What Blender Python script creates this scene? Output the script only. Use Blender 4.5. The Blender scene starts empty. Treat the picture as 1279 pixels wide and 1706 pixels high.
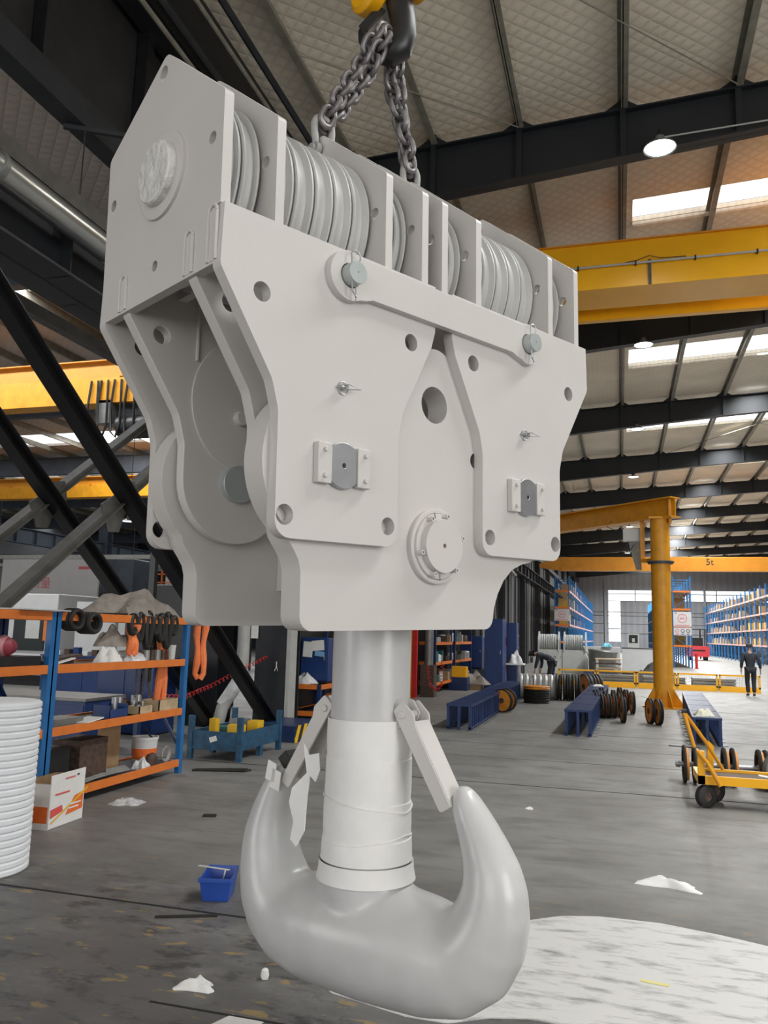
import bpy, bmesh, math, random
from mathutils import Vector, Matrix
from mathutils.geometry import tessellate_polygon
random.seed(7)
PI = math.pi
scn = bpy.context.scene
COL = scn.collection

# ---------------------------------------------------------------- camera, world, lights
CAM_H = 1.78
RC = Matrix(((0.9601860230871583, 0.01598625389102682, 0.2789036406262899),
             (0.27810045286057505, -0.14944815210758408, -0.9488547770604159),
             (0.02651300033587528, 0.9886403236355272, -0.14794381127654455)))
cd = bpy.data.cameras.new('camera'); cam = bpy.data.objects.new('camera', cd); COL.objects.link(cam)
cam.matrix_world = Matrix.Translation((0, 0, CAM_H)) @ RC.to_4x4()
cd.sensor_fit = 'VERTICAL'; cd.sensor_height = 36.0; cd.lens = 1346 / 1706 * 36.0
cd.clip_start = 0.05; cd.clip_end = 400
scn.camera = cam
vs = scn.view_settings
scn.display_settings.display_device = 'sRGB'
vs.view_transform = 'Standard'; vs.look = 'None'; vs.gamma = 1.0; vs.use_curve_mapping = False
vs.exposure = 0.0

w = bpy.data.worlds.new('overcast_sky'); scn.world = w; w.use_nodes = True
bgn = w.node_tree.nodes['Background']
bgn.inputs[0].default_value = (0.95, 0.97, 1.0, 1); bgn.inputs[1].default_value = 0.62

def area(name, loc, target, sx, sy, power, col=(1, 1, 1), spread=PI):
    d = bpy.data.lights.new(name, 'AREA'); d.shape = 'RECTANGLE'; d.size = sx; d.size_y = sy
    d.energy = power; d.color = col; d.spread = spread
    o = bpy.data.objects.new(name, d); COL.objects.link(o); o.location = loc
    o.rotation_euler = (Vector(target) - Vector(loc)).to_track_quat('-Z', 'Y').to_euler()
    return o
# area lights added out of view as fill, then daylight through the roof lights
area('added_fill_light', (14.5, -4.0, 4.2), (-1.0, 4.0, 1.9), 8, 7, 1300, (1.0, 0.985, 0.96))
area('added_fill_light', (-2.0, -9.2, 3.0), (-1.5, 6.0, 1.0), 8, 4, 330, (1.0, 0.985, 0.96))
for yy, pw in ((7.9, 950), (17.5, 260), (27.45, 1500), (36.95, 1250), (46.35, 1250), (55.85, 1250), (65.35, 2600), (74.8, 2600), (84.3, 2600), (93.8, 3200), (103.3, 4500)):
    area('rooflight_daylight', (5.0, yy, 11.37), (5.5, yy, 1.37), 9, 0.9, pw, (0.97, 0.99, 1.0), PI * (.8 if yy < 60 else 1))
for yy in (15.25, 30.0, 37.0, 46.5):
    area('rooflight_daylight', (-17.0, yy, 9.98), (-17.0, yy, 0), 12, 1.0, 850, (0.97, 0.99, 1.0))
area('added_fill_light', (-19.0, -9.0, 3.5), (-17, 15, 1.5), 10, 5, 800, (1.0, 0.985, 0.96))  # unseen light added to brighten the left bay
# ---------------------------------------------------------------- materials
MATS = {}
def mat(name, col, rough=0.5, metal=0.0, var=0.0, scale=6.0, bump=0.0, bscale=40.0, emit=None, estr=0.0, alpha=1.0, stretch=(1, 1, 1), spec=None, trans=0.0):
    if name in MATS: return MATS[name]
    m = bpy.data.materials.new(name); m.use_nodes = True
    nt = m.node_tree; b = nt.nodes['Principled BSDF']
    b.inputs['Base Color'].default_value = (*col, 1); b.inputs['Roughness'].default_value = rough
    b.inputs['Metallic'].default_value = metal
    if spec is not None: b.inputs['Specular IOR Level'].default_value = spec
    if trans: b.inputs['Transmission Weight'].default_value = trans
    if emit: b.inputs['Emission Color'].default_value = (*emit, 1); b.inputs['Emission Strength'].default_value = estr
    tc = nt.nodes.new('ShaderNodeTexCoord'); mp = nt.nodes.new('ShaderNodeMapping')
    mp.inputs['Scale'].default_value = stretch
    nt.links.new(tc.outputs['Object'], mp.inputs['Vector'])
    nz = nt.nodes.new('ShaderNodeTexNoise'); nz.inputs['Scale'].default_value = scale; nz.inputs['Detail'].default_value = 5
    nt.links.new(mp.outputs[0], nz.inputs['Vector'])
    cr = nt.nodes.new('ShaderNodeMapRange')
    cr.inputs['From Min'].default_value = 0.3; cr.inputs['From Max'].default_value = 0.7
    cr.inputs['To Min'].default_value = 1 - max(var, 0.02); cr.inputs['To Max'].default_value = 1 + max(var, 0.02)
    nt.links.new(nz.outputs['Fac'], cr.inputs['Value'])
    mx = nt.nodes.new('ShaderNodeVectorMath'); mx.operation = 'SCALE'; mx.inputs[0].default_value = col
    nt.links.new(cr.outputs[0], mx.inputs['Scale']); nt.links.new(mx.outputs[0], b.inputs['Base Color'])
    if bump:
        n2 = nt.nodes.new('ShaderNodeTexNoise'); n2.inputs['Scale'].default_value = bscale; n2.inputs['Detail'].default_value = 4
        nt.links.new(mp.outputs[0], n2.inputs['Vector'])
        bp = nt.nodes.new('ShaderNodeBump'); bp.inputs['Strength'].default_value = bump; bp.inputs['Distance'].default_value = 0.02
        nt.links.new(n2.outputs['Fac'], bp.inputs['Height']); nt.links.new(bp.outputs[0], b.inputs['Normal'])
    MATS[name] = m
    return m

M_PAINT = mat('pale_grey_paint', (0.60, 0.575, 0.55), 0.42, 0, 0.02, 3, 0.03, 60)
M_SHEAVE = mat('grey_primer', (0.50, 0.50, 0.485), 0.45, 0, 0.05, 8, 0.02, 60)
M_STEEL = mat('bare_steel', (0.42, 0.43, 0.44), 0.38, 0.75, 0.08, 12)
M_PIN = mat('zinc_pin', (0.46, 0.50, 0.49), 0.42, 0.35, 0.05, 14)
M_HOOK = mat('pale_hook_paint', (0.55, 0.55, 0.545), 0.28, 0, 0.05, 5, 0.05, 18)
M_FOAM = mat('white_foam', (0.80, 0.79, 0.77), 0.55, 0, 0.03, 9, 0.15, 14)
M_FOAMROLL = mat('foam_roll_white', (0.80, 0.82, 0.84), 0.5, 0, 0.02, 9, 0.1, 20)
M_FILM = mat('crumpled_film', (0.70, 0.69, 0.66), 0.25, 0, 0.1, 25, 1.0, 22)
M_BLACKMETAL = mat('black_iron', (0.012, 0.012, 0.013), 0.4, 0, 0.3, 10)
M_CHAIN = mat('chain_steel', (0.19, 0.175, 0.175), 0.42, 0.55, 0.15, 30)
M_SHACKLE = mat('grey_shackle', (0.34, 0.335, 0.32), 0.5, 0.1, 0.1, 20)
M_DARKSTEEL = mat('dark_painted_steel', (0.018, 0.020, 0.024), 0.55, 0, 0.25, 3)
M_RAFTER = mat('rafter_paint', (0.009, 0.011, 0.014), 0.5, 0, 0.2, 2)
M_PURLIN = mat('galvanised_purlin', (0.22, 0.205, 0.165), 0.5, 0.0, 0.2, 5)
M_BROWNBEAM = mat('dusty_brace', (0.085, 0.08, 0.072), 0.6, 0, 0.25, 5)
M_BLACKBRACE = mat('black_brace', (0.010, 0.010, 0.011), 0.32, 0, 0.2, 5)
M_YELLOW = mat('crane_yellow', (0.88, 0.43, 0.008), 0.33, 0, 0.05, 1.5)
M_YELLOW2 = mat('jib_yellow', (0.70, 0.31, 0.015), 0.42, 0, 0.12, 4)
M_ORANGECRANE = mat('crane_orange', (0.68, 0.27, 0.02), 0.4, 0, 0.08, 2)
M_BLUE = mat('rack_blue', (0.008, 0.028, 0.105), 0.4, 0, 0.15, 6)
M_POSTBLUE = mat('shelf_post_blue', (0.015, 0.14, 0.38), 0.4, 0, 0.1, 8)
M_CRATEBLUE = mat('worn_blue_crate', (0.012, 0.07, 0.14), 0.5, 0, 0.4, 10)
M_CABBLUE = mat('cabinet_blue', (0.014, 0.042, 0.155), 0.4, 0, 0.1, 4)
M_BINBLUE = mat('plastic_bin_blue', (0.02, 0.07, 0.34), 0.35, 0, 0.08, 6)
M_ORANGE = mat('shelf_beam_orange', (0.72, 0.19, 0.03), 0.45, 0, 0.08, 8)
M_ORANGEBAND = mat('orange_sling', (0.85, 0.22, 0.07), 0.7, 0, 0.1, 14)
M_WHITE = mat('white_panel', (0.62, 0.62, 0.62), 0.5, 0, 0.04, 3)
M_OFFWHITE = mat('machine_white', (0.55, 0.56, 0.54), 0.45, 0, 0.05, 3)
M_PAPER = mat('paper_white', (0.78, 0.77, 0.74), 0.7, 0, 0.04, 10)
M_CARTON = mat('carton_brown', (0.36, 0.23, 0.12), 0.75, 0, 0.15, 8)
M_CARTON2 = mat('carton_tan', (0.45, 0.26, 0.10), 0.75, 0, 0.15, 8)
M_CARTON3 = mat('carton_ochre', (0.50, 0.32, 0.06), 0.75, 0, 0.15, 8)
M_RUBBER = mat('black_rubber', (0.015, 0.014, 0.013), 0.6, 0, 0.3, 14)
M_PULLEY = mat('pulley_orange', (0.62, 0.24, 0.03), 0.45, 0, 0.15, 10)
M_GREYSHEET = mat('grey_sheet_metal', (0.22, 0.22, 0.21), 0.45, 0.4, 0.15, 6)
M_PIPE = mat('galvanised_duct', (0.50, 0.51, 0.49), 0.28, 0.9, 0.08, 4, 0.04, 8)
M_PIPEGREY = mat('grey_pipe', (0.42, 0.42, 0.40), 0.5, 0, 0.1, 6)
M_RED = mat('signal_red', (0.55, 0.02, 0.02), 0.4, 0, 0.1, 8)
M_REDFORK = mat('forklift_red', (0.50, 0.035, 0.045), 0.4, 0, 0.1, 8)
M_DARKCLOTH = mat('navy_workwear', (0.022, 0.026, 0.036), 0.85, 0, 0.2, 12, 0.3, 20)
M_TROUSER = mat('dark_trousers', (0.018, 0.019, 0.024), 0.85, 0, 0.2, 12)
M_SKIN = mat('skin', (0.42, 0.25, 0.18), 0.55, 0, 0.05, 20)
M_HAIR = mat('black_hair', (0.012, 0.01, 0.01), 0.6)
M_TARP = mat('dusty_tarpaulin', (0.26, 0.23, 0.20), 0.75, 0, 0.25, 8, 0.6, 8)
M_LAMPW = mat('lamp_glow', (1, 1, 1), 0.4, emit=(0.9, 1.0, 0.97), estr=9.0)
M_SKYL = mat('skylight_glow', (1, 1, 1), 0.4, emit=(0.93, 0.97, 1.0), estr=1.6)
M_WINGLOW = mat('window_glow', (1, 1, 1), 0.4, emit=(0.95, 0.98, 1.0), estr=1.5)
M_CURTAIN = mat('black_wall_sheet', (0.020, 0.019, 0.019), 0.6, 0, 0.2, 3)
M_BACKWALL = mat('grey_cladding', (0.33, 0.34, 0.36), 0.55, 0, 0.04, 2)
M_GREYBLUE = mat('blue_grey_steel', (0.06, 0.075, 0.10), 0.5, 0, 0.15, 3)
M_GLASSDARK = mat('dark_machine_glass', (0.025, 0.03, 0.03), 0.2, 0, 0.1, 4)
M_PINKTEXT = mat('faded_red_print', (0.68, 0.16, 0.17), 0.6)
M_REDTEXT = mat('red_print', (0.72, 0.10, 0.09), 0.6)
M_ORANGEPRINT = mat('orange_print', (0.80, 0.16, 0.03), 0.6, 0, 0.1, 20)
M_BLACKTEXT = mat('black_print', (0.02, 0.02, 0.02), 0.6)
M_WOOD = mat('pale_wood', (0.46, 0.36, 0.22), 0.7, 0, 0.2, 12)
M_CLOTHYEL = mat('cream_cloth', (0.72, 0.71, 0.58), 0.8, 0, 0.06, 12, 0.5, 14)
M_PLASTIC = mat('clear_plastic_bag', (0.62, 0.63, 0.63), 0.2, 0, 0.1, 14, 0.8, 20)
M_JOINT = mat('floor_joint_black', (0.010, 0.010, 0.010), 0.8)
M_TAPEY = mat('pale_yellow_tape', (0.75, 0.68, 0.28), 0.6)
M_HAZYEL = mat('hazard_yellow', (0.80, 0.48, 0.02), 0.5)
M_TEAL = mat('teal_bucket', (0.03, 0.15, 0.16), 0.5)
M_BROWNISH = mat('rusty_parts', (0.10, 0.065, 0.05), 0.6, 0.3, 0.4, 20)
M_ALU = mat('reel_silver', (0.40, 0.40, 0.39), 0.45, 0.3, 0.1, 14)

def quilt_mat(name, col, k, line, rough=0.6):
    m = bpy.data.materials.new(name); m.use_nodes = True; nt = m.node_tree; b = nt.nodes['Principled BSDF']
    b.inputs['Roughness'].default_value = rough
    tc = nt.nodes.new('ShaderNodeTexCoord'); sp = nt.nodes.new('ShaderNodeSeparateXYZ')
    nt.links.new(tc.outputs['Object'], sp.inputs[0])
    def mth(op, a, bb, cl=False):
        n = nt.nodes.new('ShaderNodeMath'); n.operation = op; n.use_clamp = cl
        for i, q in enumerate((a, bb)):
            if q is None: continue
            if isinstance(q, (int, float)): n.inputs[i].default_value = q
            else: nt.links.new(q, n.inputs[i])
        return n.outputs[0]
    X, Y = sp.outputs[0], sp.outputs[1]
    a = mth('PINGPONG', mth('ADD', mth('MULTIPLY', X, k), mth('MULTIPLY', Y, k)), 0.5)
    c = mth('PINGPONG', mth('SUBTRACT', mth('MULTIPLY', X, k), mth('MULTIPLY', Y, k)), 0.5)
    mn = mth('MINIMUM', a, c)
    h = mth('POWER', mth('MULTIPLY', mn, 2.0), 0.45)
    nz = nt.nodes.new('ShaderNodeTexNoise'); nz.inputs['Scale'].default_value = 0.7; nz.inputs['Detail'].default_value = 6
    nt.links.new(tc.outputs['Object'], nz.inputs['Vector'])
    fac = mth('MULTIPLY', mth('ADD', mth('MULTIPLY', h, line), 1 - line * 0.7), mth('ADD', mth('MULTIPLY', nz.outputs['Fac'], 0.5), 0.75))
    mx = nt.nodes.new('ShaderNodeVectorMath'); mx.operation = 'SCALE'; mx.inputs[0].default_value = col
    nt.links.new(fac, mx.inputs['Scale']); nt.links.new(mx.outputs[0], b.inputs['Base Color'])
    bp = nt.nodes.new('ShaderNodeBump'); bp.inputs['Strength'].default_value = 0.4; bp.inputs['Distance'].default_value = 0.03
    nt.links.new(h, bp.inputs['Height']); nt.links.new(bp.outputs[0], b.inputs['Normal'])
    return m
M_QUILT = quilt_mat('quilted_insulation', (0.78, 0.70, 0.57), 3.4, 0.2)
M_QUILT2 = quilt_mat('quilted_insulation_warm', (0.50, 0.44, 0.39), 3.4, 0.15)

def floor_mat():
    m = bpy.data.materials.new('worn_concrete'); m.use_nodes = True; nt = m.node_tree; b = nt.nodes['Principled BSDF']
    tc = nt.nodes.new('ShaderNodeTexCoord')
    def noise(scale, detail=6, st=(1, 1, 1), rough=0.6):
        mp = nt.nodes.new('ShaderNodeMapping'); mp.inputs['Scale'].default_value = st
        nt.links.new(tc.outputs['Object'], mp.inputs[0])
        n = nt.nodes.new('ShaderNodeTexNoise'); n.inputs['Scale'].default_value = scale; n.inputs['Detail'].default_value = detail
        n.inputs['Roughness'].default_value = rough
        nt.links.new(mp.outputs[0], n.inputs['Vector']); return n.outputs['Fac']
    def ramp(v, lo, hi, a, c):
        n = nt.nodes.new('ShaderNodeMapRange'); n.inputs['From Min'].default_value = lo; n.inputs['From Max'].default_value = hi
        n.inputs['To Min'].default_value = a; n.inputs['To Max'].default_value = c; nt.links.new(v, n.inputs['Value']); return n.outputs[0]
    def mix(f, a, c):
        n = nt.nodes.new('ShaderNodeMix'); n.data_type = 'RGBA'; nt.links.new(f, n.inputs['Factor'])
        for s, q in ((n.inputs[6], a), (n.inputs[7], c)):
            if isinstance(q, tuple): s.default_value = (*q, 1)
            else: nt.links.new(q, s)
        return n.outputs[2]
    def mth(op, a, c):
        n = nt.nodes.new('ShaderNodeMath'); n.operation = op; n.use_clamp = True
        for i, q in enumerate((a, c)):
            if isinstance(q, (int, float)): n.inputs[i].default_value = q
            else: nt.links.new(q, n.inputs[i])
        return n.outputs[0]
    sp = nt.nodes.new('ShaderNodeSeparateXYZ'); nt.links.new(tc.outputs['Object'], sp.inputs[0])
    base = mix(ramp(noise(0.6), 0.35, 0.65, 0, 1), (0.195, 0.19, 0.178), (0.26, 0.255, 0.24))
    base = mix(ramp(noise(1.4, 8, (1, 3.2, 1), 0.7), 0.48, 0.66, 0, 0.65), base, (0.125, 0.122, 0.116))
    # darker at the near end around the hook, with dark stains and ochre flecks
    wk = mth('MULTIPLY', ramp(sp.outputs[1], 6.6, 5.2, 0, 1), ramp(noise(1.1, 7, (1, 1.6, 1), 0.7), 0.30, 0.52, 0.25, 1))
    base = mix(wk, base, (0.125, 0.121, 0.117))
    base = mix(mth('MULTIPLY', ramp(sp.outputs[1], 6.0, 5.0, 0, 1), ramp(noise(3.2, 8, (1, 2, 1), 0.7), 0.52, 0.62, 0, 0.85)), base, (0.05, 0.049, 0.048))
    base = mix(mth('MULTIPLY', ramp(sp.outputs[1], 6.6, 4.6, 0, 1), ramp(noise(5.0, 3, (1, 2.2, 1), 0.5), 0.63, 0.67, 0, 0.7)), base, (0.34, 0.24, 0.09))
    nt.links.new(base, b.inputs['Base Color'])
    nt.links.new(ramp(noise(2.0, 5), 0.3, 0.7, 0.38, 0.62), b.inputs['Roughness'])
    b.inputs['Specular IOR Level'].default_value = 0.4
    bp = nt.nodes.new('ShaderNodeBump'); bp.inputs['Strength'].default_value = 0.12; bp.inputs['Distance'].default_value = 0.01
    nt.links.new(noise(22, 6), bp.inputs['Height']); nt.links.new(bp.outputs[0], b.inputs['Normal'])
    return m
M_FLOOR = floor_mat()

def stripes_mat(name, ca, cb, k, axis=(1, 0, 0)):
    m = bpy.data.materials.new(name); m.use_nodes = True; nt = m.node_tree; b = nt.nodes['Principled BSDF']
    tc = nt.nodes.new('ShaderNodeTexCoord'); d = nt.nodes.new('ShaderNodeVectorMath'); d.operation = 'DOT_PRODUCT'
    d.inputs[1].default_value = axis; nt.links.new(tc.outputs['Object'], d.inputs[0])
    q = nt.nodes.new('ShaderNodeMath'); q.operation = 'MULTIPLY'; q.inputs[1].default_value = k; nt.links.new(d.outputs['Value'], q.inputs[0])
    f = nt.nodes.new('ShaderNodeMath'); f.operation = 'FRACT'; nt.links.new(q.outputs[0], f.inputs[0])
    g = nt.nodes.new('ShaderNodeMath'); g.operation = 'GREATER_THAN'; g.inputs[1].default_value = 0.5; nt.links.new(f.outputs[0], g.inputs[0])
    mx = nt.nodes.new('ShaderNodeMix'); mx.data_type = 'RGBA'; nt.links.new(g.outputs[0], mx.inputs['Factor'])
    mx.inputs[6].default_value = (*ca, 1); mx.inputs[7].default_value = (*cb, 1)
    nt.links.new(mx.outputs[2], b.inputs['Base Color']); b.inputs['Roughness'].default_value = 0.5
    return m
M_HAZARD = stripes_mat('hazard_stripes', (0.80, 0.50, 0.02), (0.015, 0.015, 0.015), 3.6, (0.25, 1.0, -0.6))
M_REDPLAID = stripes_mat('red_striped_cloth', (0.30, 0.04, 0.06), (0.55, 0.25, 0.27), 9.0, (1, 0.3, 0))
M_CLADLINES = stripes_mat('ribbed_cladding', (0.33, 0.34, 0.365), (0.29, 0.30, 0.325), 1.2, (1, 0, 0))

# ---------------------------------------------------------------- mesh helpers
def frame_of(d, up=(0, 0, 1)):
    d = Vector(d).normalized(); up = Vector(up)
    if abs(d.dot(up)) > 0.98: up = Vector((1, 0, 0)) if abs(d.x) < 0.9 else Vector((0, 1, 0))
    x = up.cross(d).normalized(); y = d.cross(x).normalized()
    return x, y, d

class MB:
    def __init__(self): self.v = []; self.f = []; self.mi = []; self.cur = 0
    def add(self, vs, fs):
        n = len(self.v); self.v += [tuple(p) for p in vs]
        for f in fs: self.f.append(tuple(i + n for i in f)); self.mi.append(self.cur)
        return self
    def box(self, c, s, rot=None):
        vs = [Vector((x * s[0] / 2, y * s[1] / 2, z * s[2] / 2)) for x in (-1, 1) for y in (-1, 1) for z in (-1, 1)]
        if rot is not None: vs = [rot @ p for p in vs]
        c = Vector(c)
        return self.add([c + p for p in vs], [(0, 1, 3, 2), (4, 6, 7, 5), (0, 4, 5, 1), (2, 3, 7, 6), (0, 2, 6, 4), (1, 5, 7, 3)])
    def rng(self, x0, x1, y0, y1, z0, z1):
        return self.box(((x0 + x1) / 2, (y0 + y1) / 2, (z0 + z1) / 2), (abs(x1 - x0), abs(y1 - y0), abs(z1 - z0)))
    def bar(self, a, b, w_, h_, up=(0, 0, 1)):
        a = Vector(a); b = Vector(b); x, y, d = frame_of(b - a, up)
        vs = []
        for p in (a, b):
            for sx, sy in ((-1, -1), (1, -1), (1, 1), (-1, 1)): vs.append(p + x * (sx * w_ / 2) + y * (sy * h_ / 2))
        return self.add(vs, [(3, 2, 1, 0), (4, 5, 6, 7), (0, 1, 5, 4), (1, 2, 6, 5), (2, 3, 7, 6), (3, 0, 4, 7)])
    def ibeam(self, a, b, w_, h_, tf=0.03, tw=0.02, up=(0, 0, 1)):
        a = Vector(a); b = Vector(b); x, y, d = frame_of(b - a, up)
        prof = [(-w_ / 2, -h_ / 2), (w_ / 2, -h_ / 2), (w_ / 2, -h_ / 2 + tf), (tw / 2, -h_ / 2 + tf), (tw / 2, h_ / 2 - tf), (w_ / 2, h_ / 2 - tf), (w_ / 2, h_ / 2),
                (-w_ / 2, h_ / 2), (-w_ / 2, h_ / 2 - tf), (-tw / 2, h_ / 2 - tf), (-tw / 2, -h_ / 2 + tf), (-w_ / 2, -h_ / 2 + tf)]
        n = len(prof); vs = [p + x * q[0] + y * q[1] for p in (a, b) for q in prof]
        fs = [(i, (i + 1) % n, (i + 1) % n + n, i + n) for i in range(n)]
        for o in (0, n): fs += [(o + 0, o + 1, o + 2, o + 11), (o + 3, o + 4, o + 9, o + 10), (o + 5, o + 6, o + 7, o + 8)]
        return self.add(vs, fs)
    def cyl(self, a, b, r0, r1=None, seg=20, caps=True):
        r1 = r0 if r1 is None else r1
        a = Vector(a); b = Vector(b); x, y, d = frame_of(b - a)
        vs = []
        for p, r in ((a, r0), (b, r1)):
            for i in range(seg):
                t = 2 * PI * i / seg; vs.append(p + x * (r * math.cos(t)) + y * (r * math.sin(t)))
        fs = [(i, (i + 1) % seg, (i + 1) % seg + seg, i + seg) for i in range(seg)]
        if caps: fs += [tuple(range(seg - 1, -1, -1)), tuple(range(seg, 2 * seg))]
        return self.add(vs, fs)
    def tube(self, pts, r, seg=8, closed=False):
        pts = [Vector(p) for p in pts]; n = len(pts); rs = r if isinstance(r, (list, tuple)) else [r] * n
        vs = []; px = None
        for i, p in enumerate(pts):
            d = (pts[(i + 1) % n] - pts[i - 1]) if closed else (pts[min(i + 1, n - 1)] - pts[max(i - 1, 0)])
            d.normalize()
            if px is None: x, y, _ = frame_of(d)
            else:
                x = (px - d * px.dot(d))
                x = x.normalized() if x.length > 1e-6 else frame_of(d)[0]
                y = d.cross(x)
            px = x
            for k in range(seg):
                t = 2 * PI * k / seg; vs.append(p + x * (rs[i] * math.cos(t)) + y * (rs[i] * math.sin(t)))
        fs = []
        for i in range(n if closed else n - 1):
            j = (i + 1) % n
            for k in range(seg): fs.append((i * seg + k, i * seg + (k + 1) % seg, j * seg + (k + 1) % seg, j * seg + k))
        if not closed: fs += [tuple(range(seg - 1, -1, -1)), tuple(range((n - 1) * seg, n * seg))]
        return self.add(vs, fs)
    def lathe(self, prof, o=(0, 0, 0), axis=(0, 0, 1), seg=32, closed=False):
        """prof: (radius, height along the axis)"""
        o = Vector(o); x, y, d = frame_of(axis); n = len(prof); vs = []
        for i in range(seg):
            t = 2 * PI * i / seg; e = x * math.cos(t) + y * math.sin(t)
            for r, h in prof: vs.append(o + e * r + d * h)
        fs = []
        for i in range(seg):
            j = (i + 1) % seg
            for k in range(n if closed else n - 1):
                l = (k + 1) % n; fs.append((i * n + k, j * n + k, j * n + l, i * n + l))
        if not closed:
            if prof[0][0] > 1e-6: fs.append(tuple(i * n for i in range(seg - 1, -1, -1)))
            if prof[-1][0] > 1e-6: fs.append(tuple(i * n + n - 1 for i in range(seg)))
        return self.add(vs, fs)
    def prism(self, poly, a, b, to3, holes=()):
        """flat outline (2D) with holes, from depth a to depth b; to3(p, depth) -> 3D"""
        loops = [list(poly)] + [list(h) for h in holes]
        flat = [p for l in loops for p in l]; n = len(flat)
        tris = tessellate_polygon([[Vector((p[0], p[1], 0)) for p in l] for l in loops])
        vs = [to3(p, a) for p in flat] + [to3(p, b) for p in flat]
        fs = [tuple(t) for t in tris] + [tuple(i + n for i in reversed(t)) for t in tris]
        s = 0
        for l in loops:
            m = len(l)
            for i in range(m): j = (i + 1) % m; fs.append((s + i, s + j, s + j + n, s + i + n))
            s += m
        return self.add(vs, fs)
    def sheet(self, grid):
        r = len(grid); c = len(grid[0]); vs = [p for row in grid for p in row]
        return self.add(vs, [(i * c + j, i * c + j + 1, (i + 1) * c + j + 1, (i + 1) * c + j) for i in range(r - 1) for j in range(c - 1)])
    def build(self, name, m, parent=None, bevel=0.0, smooth=True, shift=None, angle=35):
        me = bpy.data.meshes.new(name)
        vs = self.v if shift is None else [(p[0] - shift[0], p[1] - shift[1], p[2] - shift[2]) for p in self.v]
        me.from_pydata(vs, [], self.f)
        ms = m if isinstance(m, (list, tuple)) else [m]
        for q in ms: me.materials.append(q)
        if len(ms) > 1: me.polygons.foreach_set('material_index', self.mi)
        bm = bmesh.new(); bm.from_mesh(me); bmesh.ops.recalc_face_normals(bm, faces=bm.faces)
        if bevel: bmesh.ops.dissolve_limit(bm, angle_limit=0.003, verts=bm.verts, edges=bm.edges)
        bm.to_mesh(me); bm.free()
        if smooth:
            me.polygons.foreach_set('use_smooth', [True] * len(me.polygons)); me.set_sharp_from_angle(angle=math.radians(angle))
        me.update()
        o = bpy.data.objects.new(name, me); COL.objects.link(o)
        if parent is not None: o.parent = parent
        if bevel:
            q = o.modifiers.new('edge', 'BEVEL'); q.width = bevel; q.segments = 2; q.limit_method = 'ANGLE'; q.angle_limit = math.radians(40)
        return o

def tag(o, label=None, cat=None, group=None, kind=None):
    if label: o['label'] = label
    if cat: o['category'] = cat
    if group: o['group'] = group
    if kind: o['kind'] = kind
    return o
def thing(name, label, cat, loc=(0, 0, 0), rz=0.0, group=None):
    o = bpy.data.objects.new(name, None); COL.objects.link(o); o.location = loc; o.rotation_euler = (0, 0, rz)
    o.empty_display_size = 0.1
    return tag(o, label, cat, group)
def one(mb, name, m, label, cat, loc=(0, 0, 0), rz=0.0, group=None, **kw):
    o = mb.build(name, m, None, **kw); o.location = loc; o.rotation_euler = (0, 0, rz)
    return tag(o, label, cat, group)
def struct(mb, name, m, **kw):
    return tag(mb.build(name, m, None, **kw), kind='structure')
def copy_tree(o, parent=None):
    c = o.copy(); COL.objects.link(c)
    if parent is not None: c.parent = parent
    for ch in list(o.children): copy_tree(ch, c)
    return c
def dup(root, loc, rz=None, label=None, group=None):
    c = copy_tree(root); c.location = loc
    if rz is not None: c.rotation_euler = (0, 0, rz)
    if label: c['label'] = label
    if group: c['group'] = group
    return c
def circ(cx, cy, r, n=28, ry=None):
    ry = r if ry is None else ry
    return [(cx + r * math.cos(2 * PI * i / n), cy + ry * math.sin(2 * PI * i / n)) for i in range(n)]
def rounded(pts, rad, seg=6):
    out = []; n = len(pts)
    for i, p in enumerate(pts):
        r = rad[i] if isinstance(rad, (list, tuple)) else rad
        p = Vector(p[:2]); a = Vector(pts[i - 1][:2]); b = Vector(pts[(i + 1) % n][:2])
        if r <= 0: out.append(tuple(p)); continue
        d0 = (a - p); d1 = (b - p); l0 = d0.length; l1 = d1.length; d0.normalize(); d1.normalize()
        ang = math.acos(max(-1, min(1, d0.dot(d1))))
        t = min(r / math.tan(ang / 2), l0 * 0.49, l1 * 0.49); rr = t * math.tan(ang / 2)
        c = p + (d0 + d1).normalized() * (rr / math.sin(ang / 2))
        s = p + d0 * t - c; e = p + d1 * t - c
        a0 = math.atan2(s.y, s.x); a1 = math.atan2(e.y, e.x); da = (a1 - a0 + PI) % (2 * PI) - PI
        for k in range(seg + 1):
            q = a0 + da * k / seg; out.append((c.x + rr * math.cos(q), c.y + rr * math.sin(q)))
    return out
def text_mesh(body, size, m, parent, loc, rot, name='lettering', extrude=0.002, align='CENTER'):
    cu = bpy.data.curves.new(name, 'FONT'); cu.body = body; cu.size = size; cu.extrude = extrude
    cu.align_x = align; cu.align_y = 'CENTER'
    o = bpy.data.objects.new(name, cu); COL.objects.link(o)
    dg = bpy.context.evaluated_depsgraph_get(); me = bpy.data.meshes.new_from_object(o.evaluated_get(dg))
    bpy.data.objects.remove(o); bpy.data.curves.remove(cu)
    me.materials.clear(); me.materials.append(m)
    o = bpy.data.objects.new(name, me); COL.objects.link(o); o.location = loc; o.rotation_euler = rot
    if parent is not None: o.parent = parent
    return o

# ---------------------------------------------------------------- the hall
RAFT_Y = [4.1, 13.6, 23.05, 32.5, 41.95, 51.4, 60.9, 70.4, 79.9, 89.4, 98.9, 108.4]
XL, XR, YF, YB = -5.8, 20.0, -9.5, 118.0
def zr(x): return 11.15 + 0.05 * x           # underside of the sloping roof in the main bay
struct(MB().rng(-60, 26, -14, 122, -0.12, 0.0), 'floor', M_FLOOR)
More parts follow.
